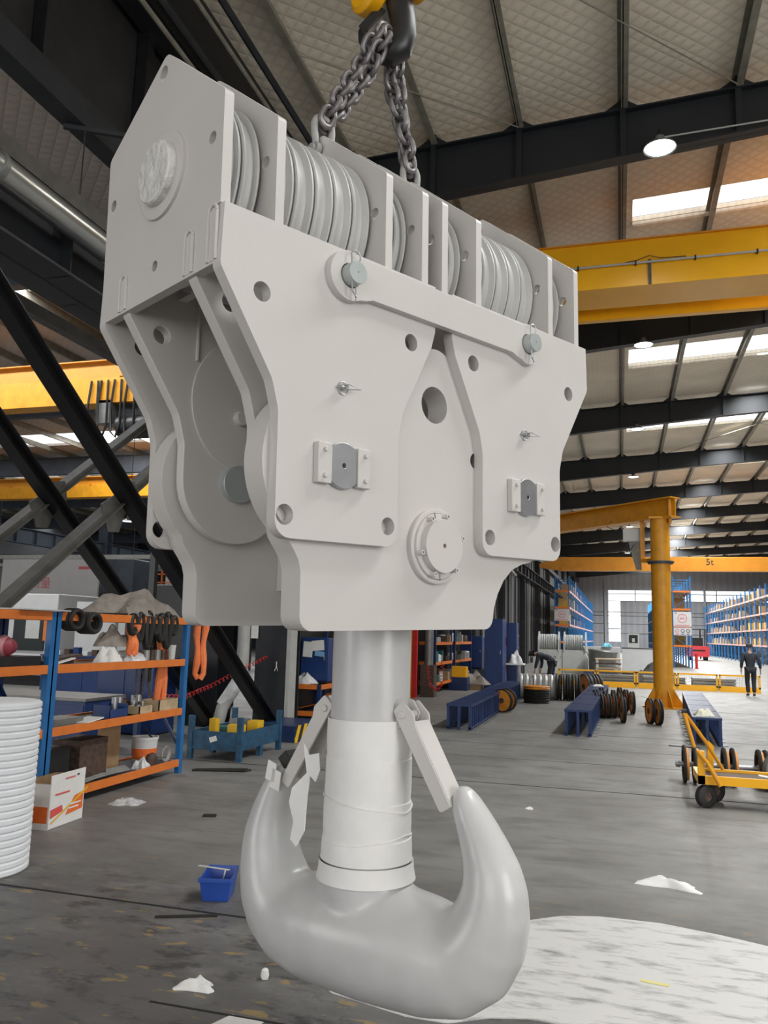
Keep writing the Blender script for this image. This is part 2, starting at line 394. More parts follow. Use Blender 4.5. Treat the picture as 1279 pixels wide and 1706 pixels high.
# saw joints cut across the slab
for yy, x0, x1, wd in ((4.92, -9, 6, 0.022), (10.23, -9, 20, 0.024), (12.35, -5, 20, 0.010), (13.9, -5, 20, 0.010), (16.0, -5, 20, 0.008), (3.72, -2.2, -0.9, 0.014)):
    struct(MB().rng(x0, x1, yy - wd / 2, yy + wd / 2, -0.001, 0.0025), 'floor_joint', M_JOINT)
struct(MB().rng(1.9, 20, 22.6, 22.63, -0.001, 0.0025), 'floor_joint', M_JOINT)
struct(MB().bar((1.9, 22.6, 0.001), (0.6, 27.5, 0.001), 0.03, 0.003), 'floor_joint', M_JOINT)

# roof skin of the main bay with a slot for the row of roof lights in every bay
mb = MB(); seg = []
sky_slots = [(17.05, 18.0), (26.6, 28.3), (36.2, 37.7), (45.6, 47.1), (55.1, 56.6), (64.6, 66.1), (74, 75.6), (83.5, 85.1), (93, 94.6), (102.5, 104.1), (7.4, 8.4)]
cuts = sorted(sky_slots); y = YF
XS0, XS1 = 0.40, XR
def roof_quad(mb, x0, x1, y0, y1, dz=0.0):
    mb.add([(x0, y0, zr(x0) + dz), (x1, y0, zr(x1) + dz), (x1, y1, zr(x1) + dz), (x0, y1, zr(x0) + dz),
            (x0, y0, zr(x0) + dz + .1), (x1, y0, zr(x1) + dz + .1), (x1, y1, zr(x1) + dz + .1), (x0, y1, zr(x0) + dz + .1)],
           [(0, 1, 2, 3), (7, 6, 5, 4), (0, 4, 5, 1), (1, 5, 6, 2), (2, 6, 7, 3), (3, 7, 4, 0)])
roof_quad(mb, -6.6, XS0, YF, YB)
y = YF
for a, b in cuts: roof_quad(mb, XS0, XR, y, a); y = b
roof_quad(mb, XS0, XR, y, YB)
struct(mb, 'ceiling', M_QUILT)
for i, (a, b) in enumerate(cuts):
    mb = MB(); roof_quad(mb, XS0, XR, a, b, 0.12); struct(mb, 'window_%d' % (i + 3), M_SKYL)
# sagging blanket edges beside the nearest roof lights
for a, b in ((17.98, 18.25), (28.28, 28.5)):
    mb = MB(); mb.cyl((0.4, a + .1, zr(0.4) - .03), (9, a + .1, zr(9) - .03), 0.07, seg=10); struct(mb, 'ceiling_trim', M_QUILT)
# purlins along the hall
PX = [-5.35, -4.15, -2.75, -1.72, 0.0 + 0.16, 2.02, 3.9, 5.8, 7.7, 9.6, 11.5, 13.4, 15.3, 17.2, 19.1]
PXS = [-5.9, -4.75, -3.15, -1.72, 0.16, 2.02]
for x in [-5.9, -4.8, -3.2, -1.62, 0.18, 2.04, 3.95, 5.85, 7.75, 9.65, 11.55, 13.45, 15.35, 17.25, 19.15]:
    mb = MB(); z = zr(x)
    mb.rng(x - 0.008, x + 0.008, YF, YB, z - 0.22, z); mb.rng(x - 0.03, x + 0.085, YF, YB, z - 0.22, z - 0.20); mb.rng(x - 0.085, x + 0.008, YF, YB, z - 0.02, z)
    struct(mb, 'roof_beam', M_PURLIN)
# portal rafters: deep at the column, thinner towards the ridge, with cleats
for k, yy in enumerate(RAFT_Y):
    if k == 0: continue
    mb = MB()
    def rz(x): return zr(x) - 0.22
    def depth(x): return max(0.72, 1.02 - 0.035 * (x + 3.0))
    xs = [XL - 0.2, -3, 0, 4, 8, 12, 16, XR]
    for a, b in zip(xs[:-1], xs[1:]):
        for (w_, t0, t1) in ((0.26, 0.0, 0.025), (0.02, 0.025, 1.0), (0.26, -1, -1)):
            if t0 == -1: za0, za1, zb0, zb1 = rz(a) - depth(a), rz(a) - depth(a) + .03, rz(b) - depth(b), rz(b) - depth(b) + .03
            elif t1 == 1.0: za0, za1, zb0, zb1 = rz(a) - depth(a), rz(a), rz(b) - depth(b), rz(b)
            else: za0, za1, zb0, zb1 = rz(a) - .03, rz(a), rz(b) - .03, rz(b)
            h = w_ / 2
            mb.add([(a, yy - h, za0), (a, yy + h, za0), (a, yy + h, za1), (a, yy - h, za1), (b, yy - h, zb0), (b, yy + h, zb0), (b, yy + h, zb1), (b, yy - h, zb1)],
                   [(0, 1, 2, 3), (7, 6, 5, 4), (0, 4, 5, 1), (1, 5, 6, 2), (2, 6, 7, 3), (3, 7, 4, 0)])
    for x in (-4.8, -3.2, -1.62, 0.18, 2.04, 3.95, 5.85, 7.75, 9.65, 11.55):
        z1 = rz(x); mb.rng(x - .05, x + .05, yy - .12, yy - .105, z1 - depth(x), z1 + .2)
        for sg in (-1, 1):
            mb.add([(x, yy - .10, z1), (x + sg * .0, yy - .10, z1 + .2), (x + sg * .3, yy - .10, z1), (x, yy - .08, z1), (x, yy - .08, z1 + .2), (x + sg * .3, yy - .08, z1)],
                   [(0, 1, 2), (5, 4, 3), (0, 3, 4, 1), (1, 4, 5, 2), (2, 5, 3, 0)])
    struct(mb, 'roof_beam', M_RAFTER)
# roof tie rods
for a, b in (((-1.62, 9.5), (2.04, 13.4)), ((-4.8, 10.5), (-1.62, 13.4)), ((2.3, 32.7), (9.6, 41.8)), ((9.6, 32.7), (2.3, 41.8))):
    mb = MB(); mb.cyl((a[0], a[1], zr(a[0]) - .2), (b[0], b[1], zr(b[0]) - .25), 0.012, seg=6); struct(mb, 'roof_tie_beam', M_PURLIN)
struct(MB().tube([(.85, 13.42, 10.25), (2.5, 13.42, 10.30), (5, 13.42, 10.52), (9, 13.42, 10.75)], .014, 6), 'cable_trim', M_PIPEGREY)
# twin row of columns between the two bays
def column(x, yy, z1, m):
    mb = MB(); mb.ibeam((x, yy, 0), (x, yy, z1), 0.62, 0.62, 0.035, 0.03, up=(0, 1, 0)); mb.rng(x - .36, x + .36, yy - .36, yy + .36, 0, 0.03)
    for z in (2.7, 5.3): mb.rng(x - .3, x + .3, yy - .3, yy + .3, z, z + .03)
    struct(mb, 'column', m)
struct(MB().rng(-5.77, -5.70, 13.66, 13.98, 0, 6), 'column_lit_strip', M_PIPEGREY)  # paler strip paints the lit look of the column's right flange
COLY = [4.6, 14.0, 23.4, 32.8, 42.2, 51.6, 61, 70.4, 79.8, 89.2, 98.6, 108]
for yy in COLY:
    if yy > 5: column(-6.08, yy, 10.6, M_DARKSTEEL); column(-7.45, yy, 9.3, M_DARKSTEEL)
# crane runway girders
for x, z0, z1 in ((-5.85, 5.53, 6.25), (-7.3, 6.17, 6.32)):
    mb = MB(); mb.ibeam((x, -6, (z0 + z1) / 2), (x, YB, (z0 + z1) / 2), 0.36, z1 - z0, 0.03, 0.02)
    for i in range(60): mb.rng(x - .16, x + .16, -5 + i * 2, -4.985 + i * 2, z0, z1)
    mb.rng(x - .04, x + .04, -6, YB, z1, z1 + .12)
    struct(mb, 'runway_beam', M_DARKSTEEL)
struct(MB().rng(-10.1, -9.9, -6, 78, 7.2, 7.42), 'left_bay_tie_beam', M_BROWNBEAM)
# eaves beam, posts and dark wall panels above the runway
struct(MB().rng(-6.0, -5.75, -6, YB, 7.39, 7.72), 'eaves_beam', M_DARKSTEEL)
struct(MB().rng(-6.1, -6.04, -6, YB, 7.72, 10.8), 'wall_valley', M_CURTAIN)
for yy in [-4.5 + 1.85 * 6 + 1.85 * i - 0.05 for i in range(-5, 12)]:
    struct(MB().rng(-6.02, -5.86, yy - .07, yy + .07, 7.72, 10.7), 'eaves_post_column', M_BLACKMETAL)
struct(MB().rng(-5.95, -5.55, -6, YB, 9.55, 10.6), 'valley_gutter_beam', M_BLACKMETAL)
for i, (x, z) in enumerate(((-5.5, 9.35), (-5.45, 9.62), (-5.2, 9.9), (-5.05, 10.2))):
    struct(MB().cyl((x, -6, z), (x, 40, z), 0.035 + 0.02 * (i % 2), seg=8), 'valley_pipe_trim', M_PURLIN if i in (0, 2) else M_DARKSTEEL)
# dark sheeted wall further down the valley line
mb = MB(); yy = 33.2
struct(MB().rng(-6.15, -6.05, 33.0, YB, 0, 10.5), 'wall_left', M_CURTAIN)
for i in range(24):
    struct(MB().rng(-6.04, -5.98, 33.2 + i * 1.55, 33.26 + i * 1.55, 0, 10.2), 'wall_left_trim', M_DARKSTEEL if i % 3 else M_PIPEGREY)
struct(MB().rng(-6.3, -6.2, 14.4, 23.0, 0, 5.4), 'wall_partition', M_CURTAIN)
struct(MB().rng(-6.3, -6.2, 23.8, 33.0, 0, 5.4), 'wall_partition', M_CURTAIN)
# far gable wall with its window strip and tall window
mb = MB()
for (x0, x1, z0, z1) in ((-6, -1.6, 0, 12), (-1.6, 20, 8.55, 12.4), (0.0, 20, 0, 7.08), (-1.6, 0.0, 0, 1.45), (-1.6, 20, 7.05, 7.12)):
    mb.rng(x0, x1, YB, YB + .2, z0, z1)
struct(mb, 'wall_back', M_CLADLINES)
struct(MB().rng(-1.6, 20, YB + .1, YB + .15, 7.1, 8.55), 'window_1', M_WINGLOW)
struct(MB().rng(-1.6, 0.0, YB + .1, YB + .15, 1.45, 7.06), 'window_2', M_WINGLOW)
for z in (8.05, 5.55, 3.2): struct(MB().rng(-1.6, 20 if z > 7 else 0.0, YB - .02, YB + .1, z - .05, z + .05), 'window_frame', M_GREYBLUE)
for x in (2.0, 5.5, 9.0, 12.5): struct(MB().rng(x - .06, x + .06, YB - .02, YB + .1, 7.1, 8.55), 'window_frame', M_GREYBLUE)
for z, t in ((5.5, .06), (5.0, .05), (3.9, .04), (2.6, .04)): struct(MB().rng(-6, 20, YB - .12, YB - .02, z, z + t), 'wall_back_trim', M_PURLIN)
for x in (-2.0, 6.5, 11): struct(MB().rng(x - .15, x + .15, YB - .3, YB - .02, 0, 11), 'gable_column', M_BACKWALL)
struct(MB().rng(XR, XR + .2, YF, YB, 0, 12.3), 'wall_right', M_BACKWALL)

# ---- the neighbouring bay on the left
def zl(x): return 10.0
LX0, LX1 = -46.0, -7.3
mb = MB(); y = -10
lslots = [(5.6, 6.6), (14.6, 15.9), (29.0, 31.0), (36, 38), (45.5, 47.5), (55, 57)]
for a, b in lslots: mb.rng(LX0, LX1, y, a, 10.0, 10.1); y = b
mb.rng(LX0, LX1, y, 80, 10.0, 10.1)
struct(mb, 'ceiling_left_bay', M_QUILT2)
for i, (a, b) in enumerate(lslots): struct(MB().rng(LX0, LX1, a, b, 10.12, 10.15), 'window_%d' % (20 + i), M_SKYL)
for i in range(20):
    x = -8.4 - i * 1.9; struct(MB().rng(x - .04, x + .04, -10, 80, 9.78, 10.0), 'left_bay_roof_beam', M_PURLIN)
for yy in (4.1, 13.6, 23.05, 32.5, 41.95, 51.4, 61, 70):
    mb = MB(); mb.ibeam((LX0, yy, 9.35), (LX1, yy, 9.35), 0.26, 0.85, 0.03, 0.02)
    struct(mb, 'left_bay_roof_beam', M_GREYBLUE)
for yy in (23.4, 32.8, 42.2, 51.6, 61):
    mb = MB(); mb.ibeam((-30, yy, 0), (-30, yy, 9.0), 0.6, 0.6, 0.03, 0.03, up=(0, 1, 0)); struct(mb, 'left_bay_column', M_GREYBLUE)
mb = MB(); mb.ibeam((-30, -5, 6.3), (-30, 78, 6.3), 0.4, 0.8, 0.03, 0.02)
for i in range(50): mb.rng(-30.16, -29.84, i * 1.5, i * 1.5 + .03, 5.9, 6.7)
struct(mb, 'left_bay_runway_beam', M_GREYBLUE)
mb = MB(); mb.ibeam((-46, 40, 5.6), (-7.5, 40, 5.0), 0.4, 0.8, 0.03, 0.02)
for i in range(24): mb.rng(-45 + i * 1.5, -44.95 + i * 1.5, 39.84, 40.16, 4.95, 5.65)
struct(mb, 'mezzanine_beam', M_GREYBLUE)
struct(MB().rng(LX0, -7, 78, 78.2, 0, 10), 'wall_left_bay_end', M_GREYBLUE)
struct(MB().rng(LX0 - .2, LX0, -10, 80, 0, 10), 'wall_left_bay_side', M_BACKWALL)
# cross bracing between the columns (two parallel planes)
def brace(x, a, b, wd, dp, m):
    mb = MB(); mb.bar((x, a[0], a[1]), (x, b[0], b[1]), dp, wd, up=(1, 0, 0))
    mb.bar((x + dp / 2, a[0], a[1]), (x + dp / 2, b[0], b[1]), 0.012, wd * 1.25, up=(1, 0, 0))
    struct(mb, 'cross_brace_beam', m)
brace(-5.8, (5.0, 5.75), (13.35, 0.05), 0.17, 0.16, M_BLACKBRACE)
brace(-5.96, (4.7, .42), (11.3, 5.35), 0.17, 0.10, M_BROWNBEAM)
brace(-7.2, (6.2, 5.3), (13.7, 0.05), 0.18, 0.16, M_BLACKBRACE)
brace(-7.36, (4.6, .15), (12.2, 5.83), 0.18, 0.10, M_BROWNBEAM)
for x, yy, z in ((-5.83, 8.5, 3.25), (-7.23, 8.95, 3.38)):
    mb = MB(); q = 0.36
    mb.prism([(-q, -.05), (-.08, .12), (.08, .3), (.28, .34), (q, .1), (.12, -.1), (.02, -.34), (-.2, -.36)], -.012, .012, lambda p, d: (x - .06 + d, yy + p[0], z + p[1]))
    struct(mb, 'brace_gusset_beam', M_BROWNBEAM)
struct(MB().bar((-7.3, 11.6, 3.9), (-7.3, 11.62, 0.9), 0.10, 0.10, up=(0, 1, 0)), 'brace_hanger_beam', M_BLACKMETAL)

# ---------------------------------------------------------------- the crane hook block
BR = Matrix(((0.5051356799519632, -0.8630377666003214, -0.001938623480026859),
             (0.8625499429901291, 0.5049232927354292, -0.032558628671017414),
             (0.029078182322713406, 0.014774365459861372, 0.9994679471789306)))
P0 = Vector((-1.2569182564077783, 2.3126787739691252, 3.2193308810490713))
UC, VC = 1.082, 0.47
S0 = (UC, VC, -3.0)
BO = P0 + BR @ Vector(S0)
blk = thing('crane_hook_block', 'huge pale grey crane hook block with sheaves and double hook, hanging from two chains', 'hook block')
blk.matrix_world = Matrix.Translation(BO) @ BR.to_4x4()
def bp(mb, name, m, bevel=0.004, parent=None, **kw): return mb.build(name, m, parent or blk, bevel=bevel, shift=S0, **kw)
fv = lambda p, d: (p[0], d, p[1])            # outline in the (u, w) plane, depth along v
fu = lambda p, d: (d, p[0], p[1])            # outline in the (v, w) plane, depth along u
mir = lambda P: [(2 * UC - p[0], p[1]) for p in P]
# outer cheek plates (front pair and rear pair)
OUT = [(-.02, 0), (-.028, -.225), (.198, -.575), (.228, -.68), (.228, -1.13), (.820, -1.13), (.820, -.68), (.842, -.585), (1.008, -.27), (1.028, -.20), (1.028, 0)]
RAD = [0, .05, .12, .12, .065, .065, .12, .12, .06, .06, 0]
HOLES = [(.144, -.275, .036), (.885, -.28, .036), (.269, -1.048, .037), (.768, -1.05, .035)]
def cheek(v0, v1, mirror, name='cheek_plate', pin=True):
    P = rounded(OUT, RAD); H = [circ(a, b, r) for a, b, r in HOLES]
    if mirror: P = mir(P); H = [mir(h) for h in H]
    mb = MB(); mb.prism(P, v0, v1, fv, H); return bp(mb, name, M_PAINT)
for mi_ in (False, True):
    cheek(0.0, 0.05, mi_); cheek(0.885, 0.935, mi_)
# inner link plates with a rounded foot
def link(v0, v1, mirror):
    cx, cy, r = .52, -.842, .262
    P = [(-.005, -.02), (-.005, -.21), (.215, -.57), (cx - r, -.70)]
    P = rounded([(-.005, -.0), (-.012, -.215), (.225, -.58), (cx - r, -.70), (cx - r, cy)], [0, .03, .1, .1, 0])
    P += [(cx + r * math.cos(PI + PI * i / 18), cy + r * math.sin(PI + PI * i / 18)) for i in range(1, 18)]
    P += rounded([(cx + r, cy), (cx + r, -.70), (.815, -.58), (1.02, -.215), (1.02, 0)], [0, .1, .1, .03, 0])
    H = [circ(.136, -.266, .036)]
    if mirror: P = mir(P); H = [mir(h) for h in H]
    mb = MB(); mb.prism(P, v0, v1, fv, H); bp(mb, 'link_plate', M_PAINT)
for mi_ in (False, True):
    link(.185, .24, mi_); link(.70, .755, mi_)
# lower housing plates
def housing(v0, v1):
    L, R_, w_ = .52, 1.644, -.845
    r = .318
    P = [(.384, -1.24), (.374, -1.20), (.352, -1.165), (.315, -1.115)]
    for a in range(228, 128, -6): P.append((L + r * math.cos(math.radians(a)), w_ + r * math.sin(math.radians(a))))
    for a in range(142, 36, -7): P.append((1.09 + .125 * math.cos(math.radians(a)), -.375 + .125 * math.sin(math.radians(a))))
    for a in range(52, -62, -6): P.append((R_ + r * math.cos(math.radians(a)), w_ + r * math.sin(math.radians(a))))
    P += [(1.757, -1.142), (1.69, -1.155), (1.618, -1.183), (1.555, -1.235), (1.512, -1.297), (1.487, -1.355), (1.478, -1.40)]
    P += [(1.478 - .055 + .055 * math.cos(t), -1.40 + .055 * math.sin(t)) for t in [-PI / 2 * k / 6 for k in range(1, 7)]]
    P += [(.385 + .055 + .055 * math.cos(t), -1.40 + .055 * math.sin(t)) for t in [-PI / 2 - PI / 2 * k / 6 for k in range(0, 7)]]
    H = [circ(1.082, -.499, .080, 40), circ(1.354, -.706, .036), circ(.81, -.706, .036)]
    mb = MB(); mb.prism(P, v0, v1, fv, H); bp(mb, 'housing_plate', M_PAINT, bevel=.006)
housing(.05, .165); housing(.77, .88)
# crosshead between the housing plates that carries the hook nut
mb = MB(); mb.rng(.80, 1.37, .165, .77, -1.30, -.92); mb.cyl((UC, .0, -1.108), (UC, .93, -1.108), .10, seg=32); bp(mb, 'crosshead', M_PAINT)
# bearing cap with its bolts
mb = MB(); mb.lathe([(0, .05), (.158, .05), (.158, .028), (.155, .024), (.142, .024), (.139, .028), (.137, .016), (.124, .016), (.0, .016)], (UC, 0, -1.108), (0, 1, 0), 48)
cap = bp(mb, 'bearing_cap', M_PAINT, bevel=0.0)
mb = MB(); mb.prism(circ(UC, -1.108, .112, 40), -.016, .02, fv, [circ(UC, -1.108, .010, 16)]); bp(mb, 'cap_cover', M_PAINT, bevel=.002, parent=cap)
mb = MB(); mb.cyl((UC, .012, -1.108), (UC, .0, -1.108), .010, seg=12); bp(mb, 'cap_plug', M_RED, 0, cap)
for a in (78, 122, 195, 248, 310, 18):
    x, z = UC + .128 * math.cos(math.radians(a)), -1.108 + .128 * math.sin(math.radians(a))
    mb = MB(); mb.prism(circ(x, z, .0105, 14), -.012, .017, fv, [circ(x, z, .0055, 8)]); mb.cyl((x, .0, z), (x, .004, z), .0056, seg=8)
    bp(mb, 'cap_screw', M_PAINT, 0, cap)
for a in (103, 272):
    x, z = UC + .130 * math.cos(math.radians(a)), -1.108 + .130 * math.sin(math.radians(a))
    mb = MB(); mb.bar((UC + .118 * math.cos(math.radians(a)), .0155, -1.108 + .118 * math.sin(math.radians(a))), (UC + .142 * math.cos(math.radians(a)), .0155, -1.108 + .142 * math.sin(math.radians(a))), .002, .002, up=(0, 1, 0))
    bp(mb, 'cap_split', M_BLACKTEXT, 0, cap)
# link pins with flat sides, keeper plates and screws
for cu in (.518, 2 * UC - .518):
    cz = -.846
    P = [p for p in circ(cu, cz, .087, 64)]
    P = [(max(cu - .062, min(cu + .062, p[0])), p[1]) for p in P]
    Q = []
    for p in P:
        if not Q or (abs(p[0] - Q[-1][0]) + abs(p[1] - Q[-1][1])) > 1e-5: Q.append(p)
    mb = MB(); mb.prism(Q, -.024, 0.0, fv, [circ(cu, cz, .009, 12)]); mb.cyl((cu, -.002, cz), (cu, .004, cz), .0085, seg=10)
    mb.cyl((cu, -.01, cz), (cu, .26, cz), .06, seg=32)
    bp(mb, 'link_pin', M_STEEL, .002)
    mb = MB(); mb.cyl((cu, .004, cz), (cu, -.0235, cz), .0075, seg=12); bp(mb, 'grease_port', M_BLACKTEXT, 0)
    mb = MB(); mb.cyl((cu, .668, cz), (cu, .945, cz), .080, seg=36); bp(mb, 'link_pin_end', M_PIN, .003)
    mb = MB(); mb.cyl((cu, .655, cz + .292), (cu, .70, cz + .292), .033, seg=28); mb.lathe([(.033, 0), (.041, 0), (.041, .006), (.033, .006)], (cu, .694, cz + .292), (0, 1, 0), 28, closed=True); bp(mb, 'locking_stud', M_PAINT, .002)
    for s in (-1, 1):
        x0 = cu + s * .064; x1 = cu + s * .128
        mb = MB(); mb.rng(x0, x1, -.03, 0, cz - .075, cz + .075); kp = bp(mb, 'keeper_plate', M_PAINT, .003)
        for dz in (-.048, .048):
            mb = MB(); mb.cyl((cu + s * .098, -.042, cz + dz), (cu + s * .098, -.029, cz + dz), .0095, seg=6); bp(mb, 'keeper_screw', M_PAINT, .001, kp)
    # linch clip above the pin
    mb = MB(); z = -.548; mb.tube([(cu + .024 * math.cos(t * PI / 12), -.006, z + .024 * math.sin(t * PI / 12)) for t in range(24)], .0022, 6, closed=True)
    cl = bp(mb, 'lock_ring', M_STEEL, 0)
    mb = MB(); mb.cyl((cu - .03, -.02, z), (cu + .012, -.02, z - .003), .0065, seg=10); mb.cyl((cu, .0, z), (cu, -.03, z), .008, seg=12)
    mb.tube([(cu - .03, -.022, z + .003), (cu + .0, -.045, z + .006), (cu + .055, -.05, z - .004), (cu + .012, -.022, z - .006)], .002, 6); bp(mb, 'ring_bolt', M_STEEL, 0, cl)
# spacer bosses between cheek and housing around the link pins are part of the housing; tie bar in front
bz = -.10
P = []
cL, cR = .522, 2 * UC - .522
for a in range(60, 301, 8): P.append((cL + .098 * math.cos(math.radians(a)), bz - .012 + .098 * math.sin(math.radians(a))))
P += [(cL + .085, bz - .090), (cL + .12, bz - .078), (cR - .12, bz - .078), (cR - .085, bz - .09)]
for a in range(240, 481, 8): P.append((cR + .098 * math.cos(math.radians(a)), bz - .012 + .098 * math.sin(math.radians(a))))
P += [(cR - .06, bz + .074), (cL + .06, bz + .074)]
mb = MB(); mb.prism(P, -.032, 0.0, fv, [circ(cL, bz - .012, .048), circ(cR, bz - .012, .048)]); bp(mb, 'tie_bar', M_PAINT, .003)
for cu in (cL, cR):
    mb = MB(); mb.prism(circ(cu, bz - .012, .044, 32), -.078, .05, fv, [circ(cu, bz - .012, .0035, 8)]); pn = bp(mb, 'tie_pin', M_PIN, .003)
    z0 = bz - .012
    mb = MB(); mb.tube([(cu - .022, -.062, z0 + .055), (cu - .022, -.066, z0 - .02), (cu - .020, -.066, z0 - .075), (cu + .004, -.06, z0 - .09), (cu + .012, -.058, z0 - .088)], .0027, 6)
    mb.tube([(cu - .022, -.062, z0 + .05)] + [(cu - .002 + .023 * math.cos(t), -.062, z0 + .066 + .023 * math.sin(t)) for t in [PI - .3 - k * .38 for k in range(13)]] + [(cu + .002, -.056, z0 + .04)], .0027, 6)
    mb.cyl((cu + .006, -.056, z0 + .045), (cu + .006, -.056, z0 - .105), .0027, seg=6)
    bp(mb, 'spring_clip', M_STEEL, 0, pn)
# sheave frame: eight upright plates
T = .038
RE = [.012, .238, .786, 1.0, 1.125, 1.355, 1.915, 2.145]
for i, u1 in enumerate(RE):
    low = -.21 if i in (0, 7) else -.10
    P = [(.018, .0), (.018, .415), (.455, .775), (.925, .515), (.925, low), (.052, low), (.052, 0.0)]
    P = rounded(P, [0, .03, .045, .03, 0, 0, 0])
    H = [circ(.088, .262, .024), circ(.868, .295, .024), circ(.478, .70, .031)]
    if i in (0, 7): H.append(circ(.474, -.09, .021))
    mb = MB(); mb.prism(P, u1 - T, u1, fu, H); bp(mb, 'sheave_frame_plate', M_PAINT, .004)
# slot welds of the link plates on the end plate
for u, s in ((RE[0] - T, -1), (RE[7], 1)):
    for v, z0, z1 in ((.058, -.2, -.005), (.215, -.2, -.045), (.728, -.2, -.06)):
        mb = MB()
        for dv in (-.026, .026): mb.tube([(u + s * .002, v + dv, z0), (u + s * .003, v + dv * 1.03, (z0 + z1) / 2), (u + s * .002, v + dv, z1 - .02)], .007, 8)
        mb.tube([(u + s * .002, v + .026 * math.cos(t), z1 - .02 + .026 * math.sin(t)) for t in [PI * k / 8 for k in range(9)]], .007, 8)
        mb.rng(u - .002, u + .003, v - .02, v + .02, z0, z1 - .012)
        bp(mb, 'plug_weld', M_PAINT, 0)
# rope sheaves
AX = (.46, .235)
def sheave(uc, wd, R=.362):
    h = wd / 2
    mb = MB(); mb.lathe([(.09, -h), (R - .035, -h), (R - .006, -h + .001), (R, -h + .006), (R, -h + .014), (R - .010, -h + .020), (R - .022, -.018), (R - .027, 0), (R - .022, .018), (R - .010, h - .020), (R, h - .014), (R, h - .006), (R - .006, h - .001), (R - .035, h), (.09, h)], (uc, AX[0], AX[1]), (1, 0, 0), 72)
    return mb
def sheaves(a, b, n):
    wd = (b - a - .006 * (n + 1)) / n
    for k in range(n): bp(sheave(a + .006 + wd / 2 + k * (wd + .006), wd), 'sheave', M_SHEAVE, 0)
for i, n in ((0, 2), (1, 5), (2, 2), (4, 2), (5, 5), (6, 2)): sheaves(RE[i] + .008, RE[i + 1] - T - .008, n)
mb = MB(); mb.cyl((-.03, *AX), (2.15, *AX), .088, seg=28); bp(mb, 'sheave_axle', M_PAINT, 0)
for u, s in ((RE[0] - T, -1), (RE[7], 1)):
    AC = (.445, .262)
    mb = MB(); mb.lathe([(.0, 0), (.172, 0), (.172, .012), (.165, .014), (.15, .014), (.14, .012), (.0, .012)], (u, *AC), (s, 0, 0), 44); ac = bp(mb, 'axle_flange', M_PAINT, 0)
    mb = MB(); mb.lathe([(.0, 0), (.122, 0), (.122, .030), (.116, .036), (.10, .037), (.08, .036), (.06, .038), (.03, .036), (0, .037)], (u + s * .006, *AC), (s, 0, 0), 44); bp(mb, 'wrapped_axle_end', M_FILM, 0, ac)

# double hook on its shank, in its own upright plane
th = math.radians(-17); hx = Vector((math.cos(th), math.sin(th), 0)); hn = Vector((-hx.y, hx.x, 0))
AXW = P0 + BR @ Vector((1.09, .47, -2.0)); AXW = Vector((AXW.x, AXW.y, 0)) + hx * .028
BI = (Matrix.Translation(BO) @ BR.to_4x4()).inverted()
def hp(h, z, n=0.0): return BI @ (AXW + hx * h + hn * n + Vector((0, 0, z)))
class HB(MB):                                     # geometry typed in hook coordinates (along, across, height)
    def done(self, name, m, bevel=0, parent=None, **kw):
        self.v = [tuple(hp(p[0], p[2], p[1])) for p in self.v]; return self.build(name, m, parent or blk, bevel=bevel, **kw)
PR = [(.470, 1.172, .018, .03), (.470, 1.158, .038, .045), (.475, 1.125, .055, .065), (.497, 1.08, .068, .08), (.525, 1.02, .080, .09), (.556, .94, .096, .105), (.578, .86, .115, .12), (.582, .79, .132, .135),
      (.570, .70, .152, .15), (.540, .61, .172, .168), (.49, .54, .19, .182), (.42, .495, .206, .20), (.30, .485, .225, .222), (.15, .49, .236, .235), (0, .49, .238, .24)]
full = PR + [(-a, b, c, d) for a, b, c, d in PR[-2::-1]]
full = [(a + .036 * max(0, min(1, (1.06 - b) / .3)), b, c, d) for a, b, c, d in full]
hk = HB(); seg = 28; n = len(full); vsx = []
for i, (h, z, r1, r2) in enumerate(full):
    a = full[max(i - 1, 0)]; b = full[min(i + 1, n - 1)]
    d = Vector((b[0] - a[0], b[1] - a[1])).normalized(); nx = Vector((-d.y, d.x))
    for k in range(seg):
        t = 2 * PI * k / seg; vsx.append((h + nx.x * r1 * math.cos(t), r2 * math.sin(t), z + nx.y * r1 * math.cos(t)))
fsx = [(i * seg + k, i * seg + (k + 1) % seg, (i + 1) * seg + (k + 1) % seg, (i + 1) * seg + k) for i in range(n - 1) for k in range(seg)]
fsx += [tuple(range(seg - 1, -1, -1)), tuple(range((n - 1) * seg, n * seg))]
hk.add(vsx, fsx)
hk.lathe([(.177, 1.95), (.177, .92), (.180, .84), (.190, .78), (.20, .70), (.19, .62)], (0, 0, 0), (0, 0, 1), 48)
ho = hk.done('double_hook', M_HOOK)
q = ho.modifiers.new('fuse', 'REMESH'); q.mode = 'VOXEL'; q.voxel_size = 0.011; q.use_smooth_shade = True
q = ho.modifiers.new('flow', 'SMOOTH'); q.factor = 0.5; q.iterations = 40
